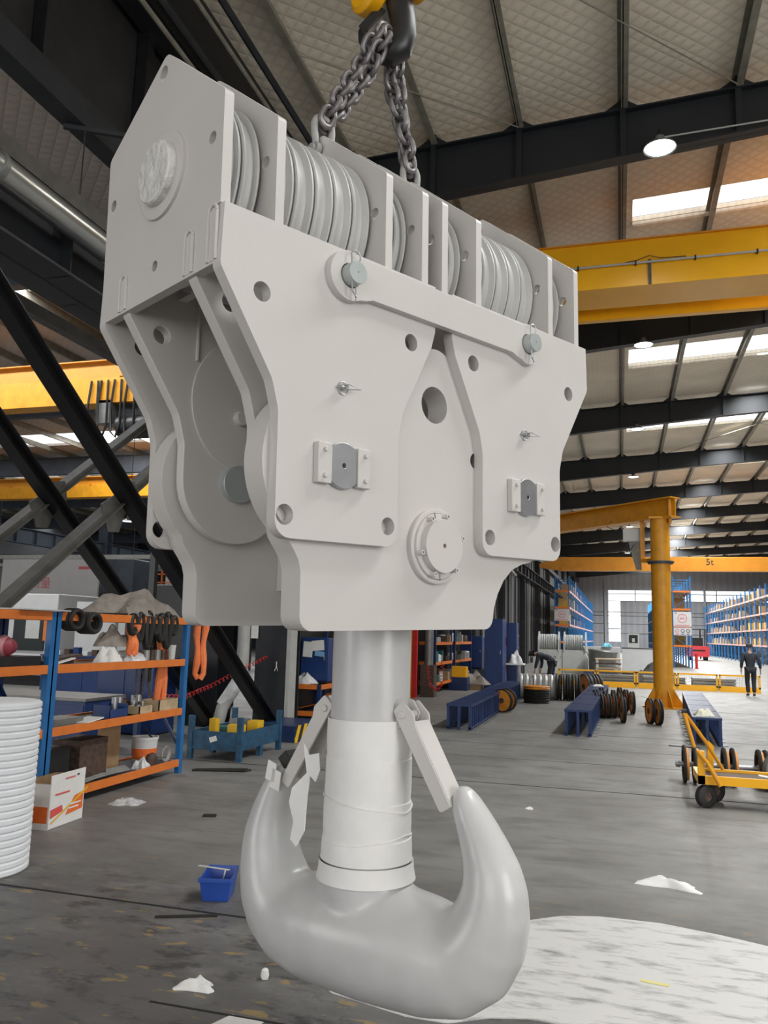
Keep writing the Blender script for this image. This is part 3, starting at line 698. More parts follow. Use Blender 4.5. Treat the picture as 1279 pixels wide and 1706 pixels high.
# safety latches
def latch(s):
    a = Vector((s * .205, 0, 1.435)); b = Vector((s * .425, 0, 1.075))
    d = (b - a).normalized(); nx = Vector((d.z, 0, -d.x)) * s * -1
    lb = HB(); wd = .062
    for y in (-1, 1):
        lb.prism(rounded([(0 - .05, -.035), (.03, -.055), (.07, -.038), ((b - a).length, -.028), ((b - a).length, .03), (-.035, .03)], .012, 3), y * wd - .005, y * wd + .005, lambda p, dd: tuple(a + d * p[0] + nx * (-p[1]) + Vector((0, dd, 0))))
    lb.prism([(.05, -.042), ((b - a).length, -.032), ((b - a).length, -.022), (.05, -.032)], -wd, wd, lambda p, dd: tuple(a + d * p[0] + nx * (-p[1]) + Vector((0, dd, 0))))
    lo = lb.done('safety_latch', M_PAINT, .002)
    pb = HB(); pb.cyl(tuple(a + Vector((0, -wd - .014, 0))), tuple(a + Vector((0, wd + .014, 0))), .016, seg=16); pb.done('latch_pivot', M_PAINT, .002, lo)
    lg = HB()
    for y in (-1, 1): lg.prism([(s * .165, 1.36), (s * .165, 1.50), (s * .20, 1.49), (s * .232, 1.44), (s * .215, 1.40)], y * .045 - .006, y * .045 + .006, lambda p, dd: (p[0], dd, p[1]))
    lg.done('latch_lug', M_PAINT, .002)
latch(1); latch(-1)
# white foam wrapped round the shank, a torn strip hanging off it
wrap = tag(bpy.data.objects.new('foam_wrap', None), 'white foam sheet wound round the hook shank, with a torn strip hanging loose', 'packing foam'); COL.objects.link(wrap)
wrap.matrix_world = Matrix.Translation(BO) @ BR.to_4x4()
fw = HB(); prof = [(.1795, 1.402), (.189, 1.405), (.190, 1.32), (.187, 1.24), (.190, 1.236), (.191, 1.10), (.188, 1.06), (.192, 1.055), (.194, .95), (.192, .91), (.196, .905), (.198, .86), (.200, .815), (.183, .815)]
fw.lathe(prof, (0, 0, 0), (0, 0, 1), 56, closed=True)
for i, p in enumerate(fw.v):
    a = math.atan2(p[1], p[0]); k = 1 + .006 * math.sin(3 * a + p[2] * 9) + .004 * math.sin(7 * a - p[2] * 23)
    fw.v[i] = (p[0] * max(k, .998), p[1] * max(k, .998), p[2])
fw.done('wound_sheet', M_FOAM, 0, wrap)
fw = HB(); fw.lathe([(.199, .806), (.206, .81), (.209, .77), (.217, .735), (.208, .735), (.2, .77)], (0, 0, 0), (0, 0, 1), 56, closed=True); fw.done('foam_band', M_FOAM, 0, wrap)
for z0, zz in ((1.02, .06), (.93, -.05)):
    fw = HB(); fw.tube([((.1945) * math.cos(t), .1945 * math.sin(t), z0 + zz * math.sin(t * .5)) for t in [2 * PI * k / 40 for k in range(41)]], .0035, 6); fw.done('foam_seam', M_FOAM, 0, wrap)
st = [(-.262, 1.285), (-.245, 1.27), (-.225, 1.235), (-.165, 1.25), (-.15, 1.18), (-.165, 1.13), (-.205, 1.15), (-.205, 1.06), (-.19, .98), (-.185, .93), (-.225, .86), (-.262, .885), (-.258, .955), (-.30, 1.03), (-.295, 1.09), (-.225, 1.16), (-.25, 1.235)]
fw = HB(); fw.prism(st, -.135, -.129, lambda p, d: (p[0], d + .05 * math.sin((p[1] - 1.0) * 4) - (.05 if p[0] < -.2 else .06), p[1])); fw.done('torn_strip', M_FOAM, 0, wrap)
# black sponge pad and tape on the far horn
pd = HB(); pd.prism([(-.485, 1.185), (-.44, 1.225), (-.425, 1.20), (-.385, 1.215), (-.40, 1.165), (-.445, 1.14)], -.05, .05, lambda p, d: (p[0], d, p[1]))
pb = pd.done('sponge_pad', M_RUBBER, .004, ho); pb['label'] = 'black sponge pad'
for a_, z_, r_ in ((-.455, 1.10, .3), (-.485, 1.135, -.2)):
    tp = HB(); tp.prism([(a_ - .035, z_ - .04), (a_ + .02, z_ - .055), (a_ + .03, z_ + .03), (a_ - .02, z_ + .045)], -.092, -.088, lambda p, d: (p[0], d, p[1])); tp.done('tape_patch', M_FOAM, 0, ho)['label'] = 'white tape patch'
# round stiffener welded to each rear link plate
for mi_ in (False, True):
    P = [(.52 + .30 * math.cos(math.radians(a)), -.46 + .34 * math.sin(math.radians(a))) for a in range(-100, 281, 10)]
    P = [(max(p[0], .26), p[1]) if p[1] < -.6 else p for p in P]
    P = circ(.55, -.50, .27, 40, .30)
    if mi_: P = mir(P)
    mb = MB(); mb.prism(P, .69, .70, fv); bp(mb, 'round_stiffener', M_PAINT, .003)
    u_ = .30 if not mi_ else 2 * UC - .30
    mb = MB(); mb.tube([(u_, .695, -.05), (u_, .695, -.20), (u_, .695, -.34)], .008, 8); bp(mb, 'weld_seam', M_PAINT, 0)
# ---------------------------------------------------------------- chains, shackles and the crane's own hook
def bw(u, v, w_): return P0 + BR @ Vector((u, v, w_))
def shackle(u, label):
    s = thing('bow_shackle', label, 'shackle', bw(u, .47, .70)); s.rotation_euler = BR.to_euler()
    mb = MB(); R = .052
    pts = [(-.040, 0, 0), (-.042, 0, .04), (-.050, 0, .085)] + [(R * math.cos(t), 0, .115 + R * 1.0 * math.sin(t)) for t in [PI - PI * k / 12 for k in range(13)]] + [(.050, 0, .085), (.042, 0, .04), (.040, 0, 0)]
    mb.tube(pts, .0165, 12)
    for x in (-.040, .040): mb.cyl((x - .014, 0, 0), (x + .014, 0, 0), .033, seg=20)
    mb.build('bow', M_SHACKLE, s, bevel=.003)
    MB().cyl((-.07, 0, 0), (.07, 0, 0), .018, seg=16).build('pin', M_SHACKLE, s)
    return s
shackle(.767, 'grey bow shackle beside the wide sheave bank, at the foot of a sling chain')
shackle(1.336, 'grey bow shackle at the foot of the sling chain, standing between the two sheave banks')
def link_mesh(L=.098, W_=.034, r=.0135):
    mb = MB(); hl = L / 2 - W_ ; pts = []
    for k in range(9): t = -PI / 2 + PI * k / 8; pts.append((W_ * math.cos(t) * 0 + W_ * math.sin(t), 0, hl + W_ * math.cos(t)))
    for k in range(9): t = PI / 2 + PI * k / 8; pts.append((W_ * math.sin(t), 0, -hl + W_ * math.cos(t)))
    mb.tube(pts, r, 8, closed=True); return mb
def chain(label, strands):
    c = thing('sling_chain', label, 'chain', strands[0][0])
    base = None; pitch = .066
    for pts in strands:
        pts = [Vector(p) for p in pts]; L = [(b - a).length for a, b in zip(pts[:-1], pts[1:])]; tot = sum(L); nn = int(tot / pitch)
        for i in range(nn):
            s = (i + .5) * tot / nn; k = 0
            while k < len(L) - 1 and s > L[k]: s -= L[k]; k += 1
            p = pts[k].lerp(pts[k + 1], s / L[k]); d = (pts[k + 1] - pts[k]).normalized()
            x, y, _ = frame_of(d, (0.3, -1, 0)); a = PI / 4 + (i % 2) * PI / 2
            X = x * math.cos(a) + y * math.sin(a); Y = d.cross(X)
            if base is None: base = link_mesh().build('chain_link', M_CHAIN, c); o = base
            else: o = base.copy(); COL.objects.link(o)
            o.parent = c; o.matrix_local = Matrix.Translation(p - c.location) @ Matrix((X, Y, d)).transposed().to_4x4()
E1 = Vector((.9565, .2917, 0)); N1 = Vector((-.2917, .9565, 0)); C0 = Vector((-1.100, 3.467, 4.758))
def ce(e, z, n=0.0): return C0 + E1 * e + N1 * n + Vector((0, 0, z))
chain('double strand steel chain running down from the black hook to the wide sheave bank', [
    [bw(.760, .45, .835), bw(.80, .44, .93), ce(-.085, -.235, -.08), ce(-.05, -.15, -.09), ce(-.01, -.07, -.08), ce(.03, -.035, -.03)],
    [bw(.775, .49, .835), bw(.86, .48, .93), ce(-.04, -.26, -.06), ce(-.005, -.17, -.09), ce(.03, -.09, -.08), ce(.05, -.05, -.04)]])
chain('double strand steel chain falling behind the black hook to the gap between the sheave banks', [
    [bw(1.318, .45, .835), bw(1.30, .45, .93), ce(.055, -.24, .10), ce(.055, -.14, .10), ce(.05, -.03, .06)],
    [bw(1.342, .49, .835), bw(1.33, .50, .93), ce(.095, -.22, .12), ce(.085, -.12, .10), ce(.05, -.02, .08)]])
hb = thing('hoist_hook', 'black swivel hook of the overhead crane with yellow side covers, carrying both chains', 'crane hook', C0)
kk = MB()
sp_ = [(.055, .42, .052), (.055, .30, .052), (.062, .22, .062), (.092, .14, .070), (.108, .05, .066), (.108, -.03, .070), (.088, -.095, .072), (.045, -.125, .068), (-.01, -.118, .056), (-.055, -.09, .044), (-.082, -.05, .034), (-.092, -.01, .024), (-.094, .012, .012)]
kk.tube([E1 * a + Vector((0, 0, b)) for a, b, r in sp_], [r for a, b, r in sp_], 16)
kk.build('hook', M_BLACKMETAL, hb)
kk = MB(); kk.bar(E1 * .0 + Vector((0, 0, .12)) - N1 * .0, E1 * -.095 + Vector((0, 0, .0)), .05, .014, up=tuple(N1)); kk.build('latch', M_BLACKMETAL, hb, bevel=.003)
for e, nm, z, lab in ((-.06, 'side_cover', .22, 'yellow side cover'), (.185, 'side_cover', .31, 'yellow side cover')):
    kk = MB(); kk.lathe([(0, -.05), (.10, -.05), (.125, -.03), (.125, .03), (.10, .05), (0, .05)], tuple(E1 * e + Vector((0, 0, z))), tuple(E1 * .8 + N1 * .6), 28)
    kk.build(nm, M_YELLOW, hb, bevel=.004)['label'] = lab
kk = MB(); kk.box(E1 * .07 + Vector((0, 0, .36)), (.20, .16, .12)); kk.build('swivel_block', M_BLACKMETAL, hb, bevel=.01)
kk = MB()
for dx, dy in ((-.05, -.05), (.05, -.05), (-.05, .05), (.05, .05)): kk.cyl((dx + .06, dy, .40), (dx + .06, dy, 4.6), .009, seg=6)
kk.build('wire_rope', M_BLACKMETAL, hb)
# ---------------------------------------------------------------- high-bay lamps
def make_lamp(loc, label, lit=True):
    t = thing('high_bay_lamp', label, 'lamp', loc)
    mb = MB(); mb.lathe([(.0, .20), (.075, .20), (.08, .10), (.10, .08), (.26, .02), (.275, -.015), (.262, -.015), (.24, .01), (.0, .03)], (0, 0, 0), (0, 0, 1), 28); mb.build('reflector', M_GREYSHEET, t)
    MB().cyl((0, 0, .004), (0, 0, .016), .245, seg=28).build('diffuser', M_LAMPW, t)
    mb = MB(); mb.cyl((0, 0, .2), (0, 0, .34), .02, seg=8); mb.rng(-.06, .06, -.012, .012, .2, .26); mb.rng(-.02, .02, .0, .36, .32, .36); mb.build('bracket', M_BLACKMETAL, t)
    return t
LY = [13.24, 22.75, 32.3, 42.1, 51.7, 61.2, 70.7, 80.2]
order = ['first', 'second', 'third', 'fourth', 'fifth', 'sixth', 'seventh', 'eighth']
for i, yy in enumerate(LY):
    lab = 'round white high-bay lamp under the %s dark roof beam counting away from the hook block' % order[i]
    if i == 0: make_lamp((.76, yy, 9.95), 'bright round high-bay lamp above the yellow crane girder, the largest lamp in view')
    else: make_lamp((.74, yy, 9.93), lab)
    d = bpy.data.lights.new('lamp_light', 'SPOT'); d.energy = 300 if i == 0 else 90; d.spot_size = 3.08 if i == 0 else 2.6; d.spot_blend = .6; d.shadow_soft_size = .22; d.color = (.93, 1, .98)
    o = bpy.data.objects.new('lamp_light', d); COL.objects.link(o); o.location = (.75, yy, 9.9)
for k, (x, yy, z) in enumerate(((-21.9, 33.0, 4.75), (-16.2, 24.0, 5.35), (-24.5, 41, 4.6), (-19, 52, 6.0))):
    lt = make_lamp((x, yy, z), 'small white lamp deep in the left bay, ' + ('beside the pale cabinet of the orange platform', 'over the dark machine column', 'above the far mezzanine beam', 'in front of the end wall')[k])
    MB().cyl((0, .0, .33), (0, .0, 9.98 - z), .012, seg=6).build('hanger_rod', M_DARKSTEEL, lt)

# ---------------------------------------------------------------- overhead cranes
t = thing('overhead_crane', 'bright yellow overhead crane girder crossing behind the hook block, with a conduit on its side', 'crane', (0, 16.5, 8.2))
MB().rng(-5.35, 19.8, 0.0, 1.08, .77, 1.76).build('box_girder', M_YELLOW, t, bevel=.006)
MB().rng(-5.35, 19.8, -.06, 1.12, 1.76, 1.785).build('top_flange', M_ORANGECRANE, t)
MB().rng(-5.35, 19.8, 1.72, 1.9, .77, 1.76).build('second_girder', M_YELLOW, t, bevel=.006)
for x in (-4.6, 1.5, 7.5, 13.5, 19): MB().rng(x, x + .3, 1.05, 1.75, 1.5, 1.7).build('girder_tie', M_YELLOW, t)
mb = MB(); mb.cyl((-5.3, -.06, 1.24), (19.7, -.06, 1.24), .024, seg=8); mb.build('conduit', M_PIPEGREY, t)
for i in range(16): MB().rng(-4.2 + i * 1.15, -4.17 + i * 1.15, -.09, 0, 1.2, 1.28).build('conduit_clip', M_BLACKMETAL, t)
mb = MB(); mb.rng(.66, .72, -.05, -.0, .78, 1.30); mb.build('bracket', M_BROWNBEAM, t)
mb = MB(); mb.tube([(.2, -.07, 1.26), (.45, -.08, 1.29), (.68, -.09, 1.36), (.9, -.08, 1.29), (1.4, -.07, 1.28)], .008, 6); mb.build('loose_cable', M_BLACKMETAL, t)
for s in (-5.4, 19.6): MB().rng(s, s + .3, -.8, 3.4, .4, .8).build('end_carriage', M_YELLOW, t, bevel=.01)

t = thing('overhead_crane', 'orange five tonne overhead crane marked 5t beyond the jib column', 'crane', (0, 50, 5.8))
MB().rng(-3.4, 19.6, 0, .5, .22, .82).build('box_girder', M_ORANGECRANE, t, bevel=.01)
MB().rng(-3.4, 19.6, -.06, .56, 0, .22).build('lower_flange', M_ORANGECRANE, t)
mb = MB(); mb.prism([(-3.4, 0), (-3.4, .82), (-4.7, .42), (-4.7, .2)], 0, .5, lambda p, d: (p[0], d, p[1])); mb.build('tapered_end', M_ORANGECRANE, t)
text_mesh('5t', .52, M_BLACKTEXT, t, (5.0, -.01, .52), (PI / 2, 0, 0), 'load_marking')

def left_crane(yy, z0, z1, lab):
    t = thing('overhead_crane', lab, 'crane', (-18, yy, z0)); h = z1 - z0
    MB().rng(-14, 10.2, 0, .5, 0, h * .62).build('box_girder', M_YELLOW2, t, bevel=.01)
    MB().rng(-14, 10.2, .05, .55, h * .62, h).build('upper_walkway_side', M_ORANGECRANE, t)
    MB().rng(-14, 10.2, -.1, .6, h, h + .03).build('top_flange', M_ORANGECRANE, t)
    for i in range(10): MB().rng(-12 + i * 2.2, -11.9 + i * 2.2, -.03, .05, h * .62, h * .72).build('bracket', M_ORANGECRANE, t)
    return t
left_crane(17.5, 7.5, 8.62, 'orange overhead crane of the left bay, nearer one, behind the crossed braces')
left_crane(31.4, 7.6, 8.52, 'smaller looking orange overhead crane further down the left bay, low behind the brace crossing')
t = thing('crane_hoist', 'black electric hoist with looped cables hanging under the nearer orange crane', 'hoist', (-12.3, 17.75, 6.6))
MB().rng(-.7, -.25, -.25, .2, .35, 1.0).build('control_box', M_GREYSHEET, t, bevel=.02)
mb = MB(); mb.cyl((-.1, 0, .3), (.9, 0, .3), .32, seg=20); mb.build('drum', M_BLACKMETAL, t)
mb = MB()
for x in (-.9, -.6, -.2, .2): mb.tube([(x, -.3, 1.5), (x - .05, -.32, .8), (x + .0, -.33, .1), (x + .15, -.33, -.05), (x + .25, -.32, .3), (x + .2, -.3, 1.5)], .03, 6)
mb.build('festoon_cable', M_BLACKMETAL, t)
mb = MB(); mb.rng(-.15, .9, -.1, .1, .6, 1.5); mb.build('trolley', M_BLACKMETAL, t)

# ventilation duct on hangers
t = thing('ventilation_duct', 'long shiny galvanised round duct running along the dark runway beam', 'duct', (-5.5, 0, 5.97))
MB().cyl((0, -6, 0), (0, 9.0, 0), .145, seg=28).build('pipe', M_PIPE, t)
for yy in (3.0, 5.6, 7.35): MB().cyl((0, yy, 0), (0, yy + .06, 0), .158, seg=28).build('clamp', M_GREYSHEET, t)
for yy, dx in ((7.38, 0.05), (7.0, -.15)): MB().cyl((dx, yy, .12), (dx, yy, 1.45), .008, seg=6).build('hanger_rod', M_DARKSTEEL, t)
struct(MB().bar((-5.95, 7.0, 7.34), (-4.9, 7.7, 7.4), .05, .05), 'strut_beam', M_DARKSTEEL)
struct(MB().rng(-5.66, -5.60, -6, 12, 6.25, 6.43), 'runway_side_trim', M_BROWNBEAM)

# ---------------------------------------------------------------- jib crane
t = thing('jib_crane', 'tall yellow jib crane on a round column, its arm swung towards the hook block', 'jib crane', (1.08, 23.4, 0))
MB().cyl((0, 0, .0), (0, 0, 3.85), .255, seg=32).build('column', M_YELLOW2, t)
MB().cyl((0, 0, 3.92), (0, 0, 5.12), .255, seg=32).build('swivel_tube', M_YELLOW2, t)
MB().lathe([(.0, 0), (.33, 0), (.33, .035), (.36, .035), (.36, .07), (0, .07)], (0, 0, 3.85), (0, 0, 1), 32).build('flange', M_GREYBLUE, t)
for a in range(8):
    q = PI / 8 + a * PI / 4; c, s = math.cos(q), math.sin(q)
    mb = MB(); mb.prism([(.22, .02), (.52, .02), (.52, .10), (.27, .5), (.22, .5)], -.012, .012, lambda p, d: (p[0] * c - d * s, p[0] * s + d * c, p[1])); mb.build('gusset', M_YELLOW2, t)
MB().cyl((0, 0, 0), (0, 0, .03), .55, seg=32).build('base_plate', M_YELLOW2, t)
ad = Vector((-2.75, 2.6, 0)).normalized()
a0 = Vector((.15, -.1, 5.38)); a1 = a0 + ad * 6.2
mb = MB(); mb.ibeam(a0 - ad * .35, a1, .42, .56, .035, .03); mb.build('arm', M_YELLOW2, t)
mb = MB(); mb.rng(-.30, .30, -.30, .30, 5.08, 5.14); mb.rng(.22, .30, -.30, .30, 4.95, 5.62); mb.build('head_bracket', M_YELLOW2, t, bevel=.01)
bx = ad * .62
MB().bar((bx.x, bx.y, 3.95), (bx.x, bx.y, 5.1), .16, .12).build('stay_post', M_YELLOW2, t)
MB().bar((0, 0, 3.97), (bx.x, bx.y, 3.97), .2, .10).build('stay_foot', M_YELLOW2, t)
q = ad * 1.0
MB().box((q.x, q.y - .1, 4.72), (.5, .22, .36)).build('control_box', M_OFFWHITE, t, bevel=.01)
mb = MB(); mb.tube([(q.x - .1, q.y - .1, 4.55), (q.x - .25, q.y - .15, 4.3), (q.x - .1, q.y - .2, 4.22), (q.x + .05, q.y - .15, 4.45)], .012, 6); mb.tube([(q.x - .3, q.y, 4.8), (q.x - .7, q.y, 5.0), (q.x - .55, q.y, 5.15)], .012, 6); mb.build('cable', M_BLACKMETAL, t)
MB().prism([(-.1, 4.55), (.22, 4.55), (.25, 3.75), (.1, 3.75)], -.06, .06, lambda p, d: (q.x + p[0], q.y + .1 + d, p[1])).build('hoist_plate', M_GREYSHEET, t)

# ---------------------------------------------------------------- blue trestles in three rows
def make_trestle():
    t = thing('steel_trestle', 'x', 'trestle')
    W_, L_ = .46, 1.44
    mb = MB()
    for i in range(12): mb.rng(-W_ / 2, W_ / 2, .01 + i * .12, .105 + i * .12, .455, .475)
    mb.rng(-W_ / 2, W_ / 2, 0, L_, .44, .456)
    for s in (-1, 1): mb.rng(s * W_ / 2 - .012, s * W_ / 2 + .012, 0, L_, .43, .482)
    mb.build('slatted_top', M_BLUE, t)
    for k in range(7):
        yy = .02 + k * .232
        for x in (-.21, 0, .21):
            if x == 0 and k not in (0, 6): continue
            MB().rng(x - .025, x + .025, yy - .02, yy + .02, .0, .44).build('leg', M_BLUE, t)
    for s in (-1, 1): MB().rng(s * .21 - .03, s * .21 + .03, 0, L_, .03, .06).build('base_rail', M_BLUE, t)
    for s in (-1, 1):
        for k in (0, 2, 4): MB().rng(s * .24 - (.09 if s < 0 else 0), s * .24 + (.09 if s > 0 else 0), .08 + k * .28, .36 + k * .28, 0, .012).build('floor_lug', M_GREYSHEET, t)
    return t
tr = make_trestle(); first = True
rows = [('left', -2.97, 15.5, 6, .01), ('mid', -.78, 15.6, 6, -.02), ('right', 1.41, 15.35, 5, -.045)]
place = {'left': 'in the row before the tall lockers', 'mid': 'in the row beside the pulley cluster', 'right': 'in the row behind the yellow cart'}
for nm, x, y0, n_, rz_ in rows:
    for k in range(n_):
        lab = 'blue slatted trestle, %s from the open floor, %s' % (order[k], place[nm])
        loc = (x - math.sin(rz_) * k * 1.49, y0 + k * 1.49, 0)
        if first: o = tr; o.location = loc; o.rotation_euler = (0, 0, rz_); o['label'] = lab; o['group'] = 'blue steel trestles in rows'; first = False
        else: dup(tr, loc, rz_, lab, 'blue steel trestles in rows')
MB_ = MB
def cloth_lump(name, label, cat, loc, sx, sy, sz, m, seed, rz=0.0, group=None, n=14, low=0.0):
    r = random.Random(seed); ph = [r.uniform(0, 6) for _ in range(8)]; G = []
    for i in range(n + 1):
        row = []
        for j in range(n + 1):
            a, b = i / n * 2 - 1, j / n * 2 - 1; rr = max(abs(a), abs(b)); rd = math.sqrt(a * a + b * b)
            k = 1 + .18 * math.sin(3 * math.atan2(b, a) + ph[0]) + .1 * math.sin(5 * math.atan2(b, a) + ph[1])
            h = max(0, 1 - rr ** 2.2) * (0.72 + .28 * math.sin(a * 5 + ph[2]) * math.cos(b * 4 + ph[3])) + .12 * math.sin(a * 9 + ph[4]) * math.sin(b * 8 + ph[5]) * (1 - rr)
            row.append((a * sx / 2 * k, b * sy / 2 * k, low + max(.002, h * sz)))
        G.append(row)
    mb = MB(); mb.sheet(G); base = [(p[0], p[1], low) for p in G[0]]
    nn = len(mb.v); top = list(mb.v); mb.v += [(p[0], p[1], low - .001) for p in top]; mb.f += [tuple(i + nn for i in reversed(f)) for f in mb.f]; mb.mi += list(mb.mi)
    c = n + 1; ring = [i for i in range(c)] + [i * c + c - 1 for i in range(1, c)] + [(c - 1) * c + i for i in range(c - 2, -1, -1)] + [i * c for i in range(c - 2, 0, -1)]
    for a, b in zip(ring, ring[1:] + ring[:1]): mb.f.append((a, b, b + nn, a + nn)); mb.mi.append(0)
    return one(mb, name, m, label, cat, loc, rz, group)
cloth_lump('rag', 'cream white crumpled rag lying on the blue trestle row behind the yellow cart', 'rag', (1.39, 15.75, .478), .30, .42, .16, M_CLOTHYEL, 3)
cloth_lump('glove', 'small white glove on the far end of the trestle row', 'glove', (-.62, 23.6, .478), .25, .2, .07, M_PAPER, 5)

# ---------------------------------------------------------------- pulleys standing about
def make_pulley(R=.27, wd=.08, hub=M_PULLEY, rim=M_RUBBER):
    t = thing('rope_pulley', 'x', 'pulley')
    h = wd / 2
    MB().lathe([(R * .90, -h), (R, -h), (R, -h * .5), (R * .93, 0), (R, h * .5), (R, h), (R * .90, h)], (0, 0, R), (1, 0, 0), 36, closed=True).build('rim', rim, t)
    MB().lathe([(R * .22, -h * .8), (R * .9, -h * .7), (R * .92, -h * .9), (R * .92, h * .9), (R * .9, h * .7), (R * .22, h * .8)], (0, 0, R), (1, 0, 0), 36, closed=True).build('disc', hub, t)
    MB().lathe([(R * .12, -h * 1.1), (R * .24, -h * 1.1), (R * .24, h * 1.1), (R * .12, h * 1.1)], (0, 0, R), (1, 0, 0), 24, closed=True).build('hub', M_BROWNISH, t)
    return t
pu = make_pulley()
spots = [(.58, 18.75, .25), (.74, 18.55, .25), (.02, 18.7, .15), (-.42, 19.4, .2), (-.30, 19.55, .2), (-.18, 19.7, .2), (-.55, 19.9, .15), (-.05, 20.0, .2), (.24, 20.9, .15), (-.62, 21.0, .2), (-.38, 20.6, .2), (-.2, 21.2, .15), (.1, 21.6, .2), (-.5, 22.0, .2), (-.05, 22.4, .2)]
pl = ['front one of the pair by the jib column', 'rear one of the pair by the jib column', 'standing alone before the main cluster', 'in the cluster beside the trestle row, nearest its end', 'in the cluster, second behind its front disc', 'in the cluster, third behind its front disc']
for i, (x, yy, rz_) in enumerate(spots):
    lab = 'orange black-rimmed pulley on edge, ' + (pl[i] if i < len(pl) else 'half hidden within the cluster')
    g = None if i < len(pl) else 'pulleys hidden in the cluster'
    if i == 0: pu.location = (x, yy, 0); pu.rotation_euler = (0, 0, rz_); pu['label'] = lab
    else:
        c = dup(pu, (x, yy, 0), rz_, lab)
        if g: c['group'] = g
rl = make_pulley(.36, .15, M_PULLEY, M_ALU); rl.location = (-2.78, 24.3, 0)
rl['label'] = 'silver grooved drum wheel standing on edge in the row before the bending worker'; rl['group'] = 'silver drum wheels on edge'; rl.rotation_euler = (0, 0, .15)
for k, x in enumerate((-2.62, -2.40, -2.24, -2.08, -1.92)): dup(rl, (x, 24.35, 0), .15)
r2 = make_pulley(.37, .14, M_PULLEY, M_RUBBER); r2.location = (-1.74, 24.3, 0); r2['label'] = 'black rimmed drum wheel standing on edge at the end of the silver row'; r2['group'] = 'black rimmed drum wheels on edge'
for x in (-1.56, -1.40, -1.22): dup(r2, (x, 24.4, 0), .1)
for x, yy in ((-1.02, 25.0), (-.92, 25.3), (-.75, 25.4)):
    c = dup(r2, (x, yy, 0), .5, 'orange faced drum wheel standing on edge before the low yellow fence', 'orange drum wheels by the fence')
for k in range(5):
    mb = MB(); mb.lathe([(0, 0), (.34, 0), (.36, .02), (.33, .045), (.36, .07), (.34, .09), (0, .09)], (0, 0, 0), (0, 0, 1), 36)
    one(mb, 'flat_disc', M_PULLEY if k == 4 else M_RUBBER, 'flat %s disc lying in the low stack on the floor, %s' % ('orange topped' if k == 4 else 'black rimmed', ('lowest', 'second from the floor', 'middle one', 'fourth from the floor', 'topmost')[k]), 'disc', (-2.24, 22.9, .002 + k * .092), 0, 'stack of flat discs')
for i, (x, yy) in enumerate(((-2.72, 19.6), (-2.66, 19.9))):
    c = dup(pu, (x, yy, 0), 1.2, 'orange disc leaning at the end of the trestle row, %s of two' % ('front' if i == 0 else 'rear'), None)

# low yellow mesh fence with stacked metal sheets behind it
for k in range(5):
    x0 = -2.3 + k * 1.42
    t = thing('fence_panel', 'low yellow fence panel with wire mesh, ' + ('standing before the second hook block', 'behind the cluster of pulleys', 'crossing behind the jib column', 'right of the jib column', 'ending beside the walking man')[k], 'fence', (x0, 32.0 - .1 * (k < 1), 0), 0, 'low yellow fence')
    mb = MB(); mb.rng(0, 1.38, -.02, .02, .56, .62); mb.rng(0, .06, -.02, .02, .0, .6); mb.rng(1.32, 1.38, -.02, .02, 0, .6); mb.rng(0, 1.38, -.02, .02, .14, .20); mb.build('frame', M_YELLOW, t)
    MB().rng(.0, 1.38, -.03, .0, .0, .14).build('kick_plate', M_YELLOW, t)
    mb = MB()
    for i in range(25): mb.cyl((.06 + i * .052, 0, .2), (.06 + i * .052, 0, .56), .004, seg=4)
    for i in range(7): mb.cyl((.06, 0, .22 + i * .05), (1.34, 0, .22 + i * .05), .004, seg=4)
    mb.build('wire_mesh', M_PURLIN, t)
for k in range(3):
    for j in range(4):
        one(MB().rng(-.75, .75, -.4, .4, 0, .085), 'metal_sheet_bundle', M_GREYSHEET, 'grey metal sheet bundle stacked flat behind the low yellow fence', 'metal sheets', (-.2 + k * 1.75, 33.2, .002 + j * .11), 0, 'metal sheet bundles behind the fence')
for j in range(6):
    one(MB().rng(-.5, .5, -.4, .4, 0, .05), 'board', M_WOOD if j % 2 else M_BROWNISH, 'brown board in the spaced stack beside the dark drum, %s' % ('lowest', 'second up', 'third up', 'fourth up', 'fifth up', 'topmost')[j], 'board', (-.5, 34.2, .1 + j * .17), 0, 'spaced board stack')
for j in range(6): 
    for s in (-1, 1): one(MB().rng(-.05, .05, -.38, .38, 0, .118), 'spacer_block', M_OFFWHITE, 'pale spacer block between the stacked boards', 'block', (-.5 + s * .42, 34.2, (-.018 if j == 0 else -.018) + j * .17), 0, 'spacers in the board stack')
t = thing('steel_drum', 'dark grey wrapped drum standing on a blue stand beyond the fence', 'drum', (-.85, 36.5, 0))
MB().lathe([(0, .42), (.52, .42), (.55, .6), (.57, .8), (.56, .83), (.58, .86), (.60, 1.2), (.63, 1.25), (.60, 1.3), (0, 1.28)], (0, 0, 0), (.08, 0, 1), 36).build('barrel', M_GREYSHEET, t)
MB().rng(-.7, .7, -.5, .5, .0, .42).build('stand', M_CABBLUE, t)
cloth_lump('tarpaulin', 'black covered heap lying behind the jib column', 'tarpaulin', (1.35, 35.0, 0), 1.9, 1.0, .95, M_RUBBER, 11)
t = thing('equipment_cabinet', 'long white cabinet with a black top edge beyond the black heap', 'cabinet', (1.0, 44, 0))
MB().rng(-.95, 1.1, 0, .8, .15, 1.32).build('body', M_WHITE, t, bevel=.01); MB().rng(-.98, 1.13, -.02, .82, 1.32, 1.36).build('top', M_BLACKMETAL, t); MB().rng(-.98, 1.13, .0, .8, 0, .15).build('plinth', M_BLACKMETAL, t)
MB().rng(.75, .85, -.012, 0, .85, .98).build('label_plate', M_BLACKTEXT, t)
t = thing('equipment_cabinet', 'long white cabinet beneath the tall window, left of the black topped one', 'cabinet', (-1.0, 46, 0))
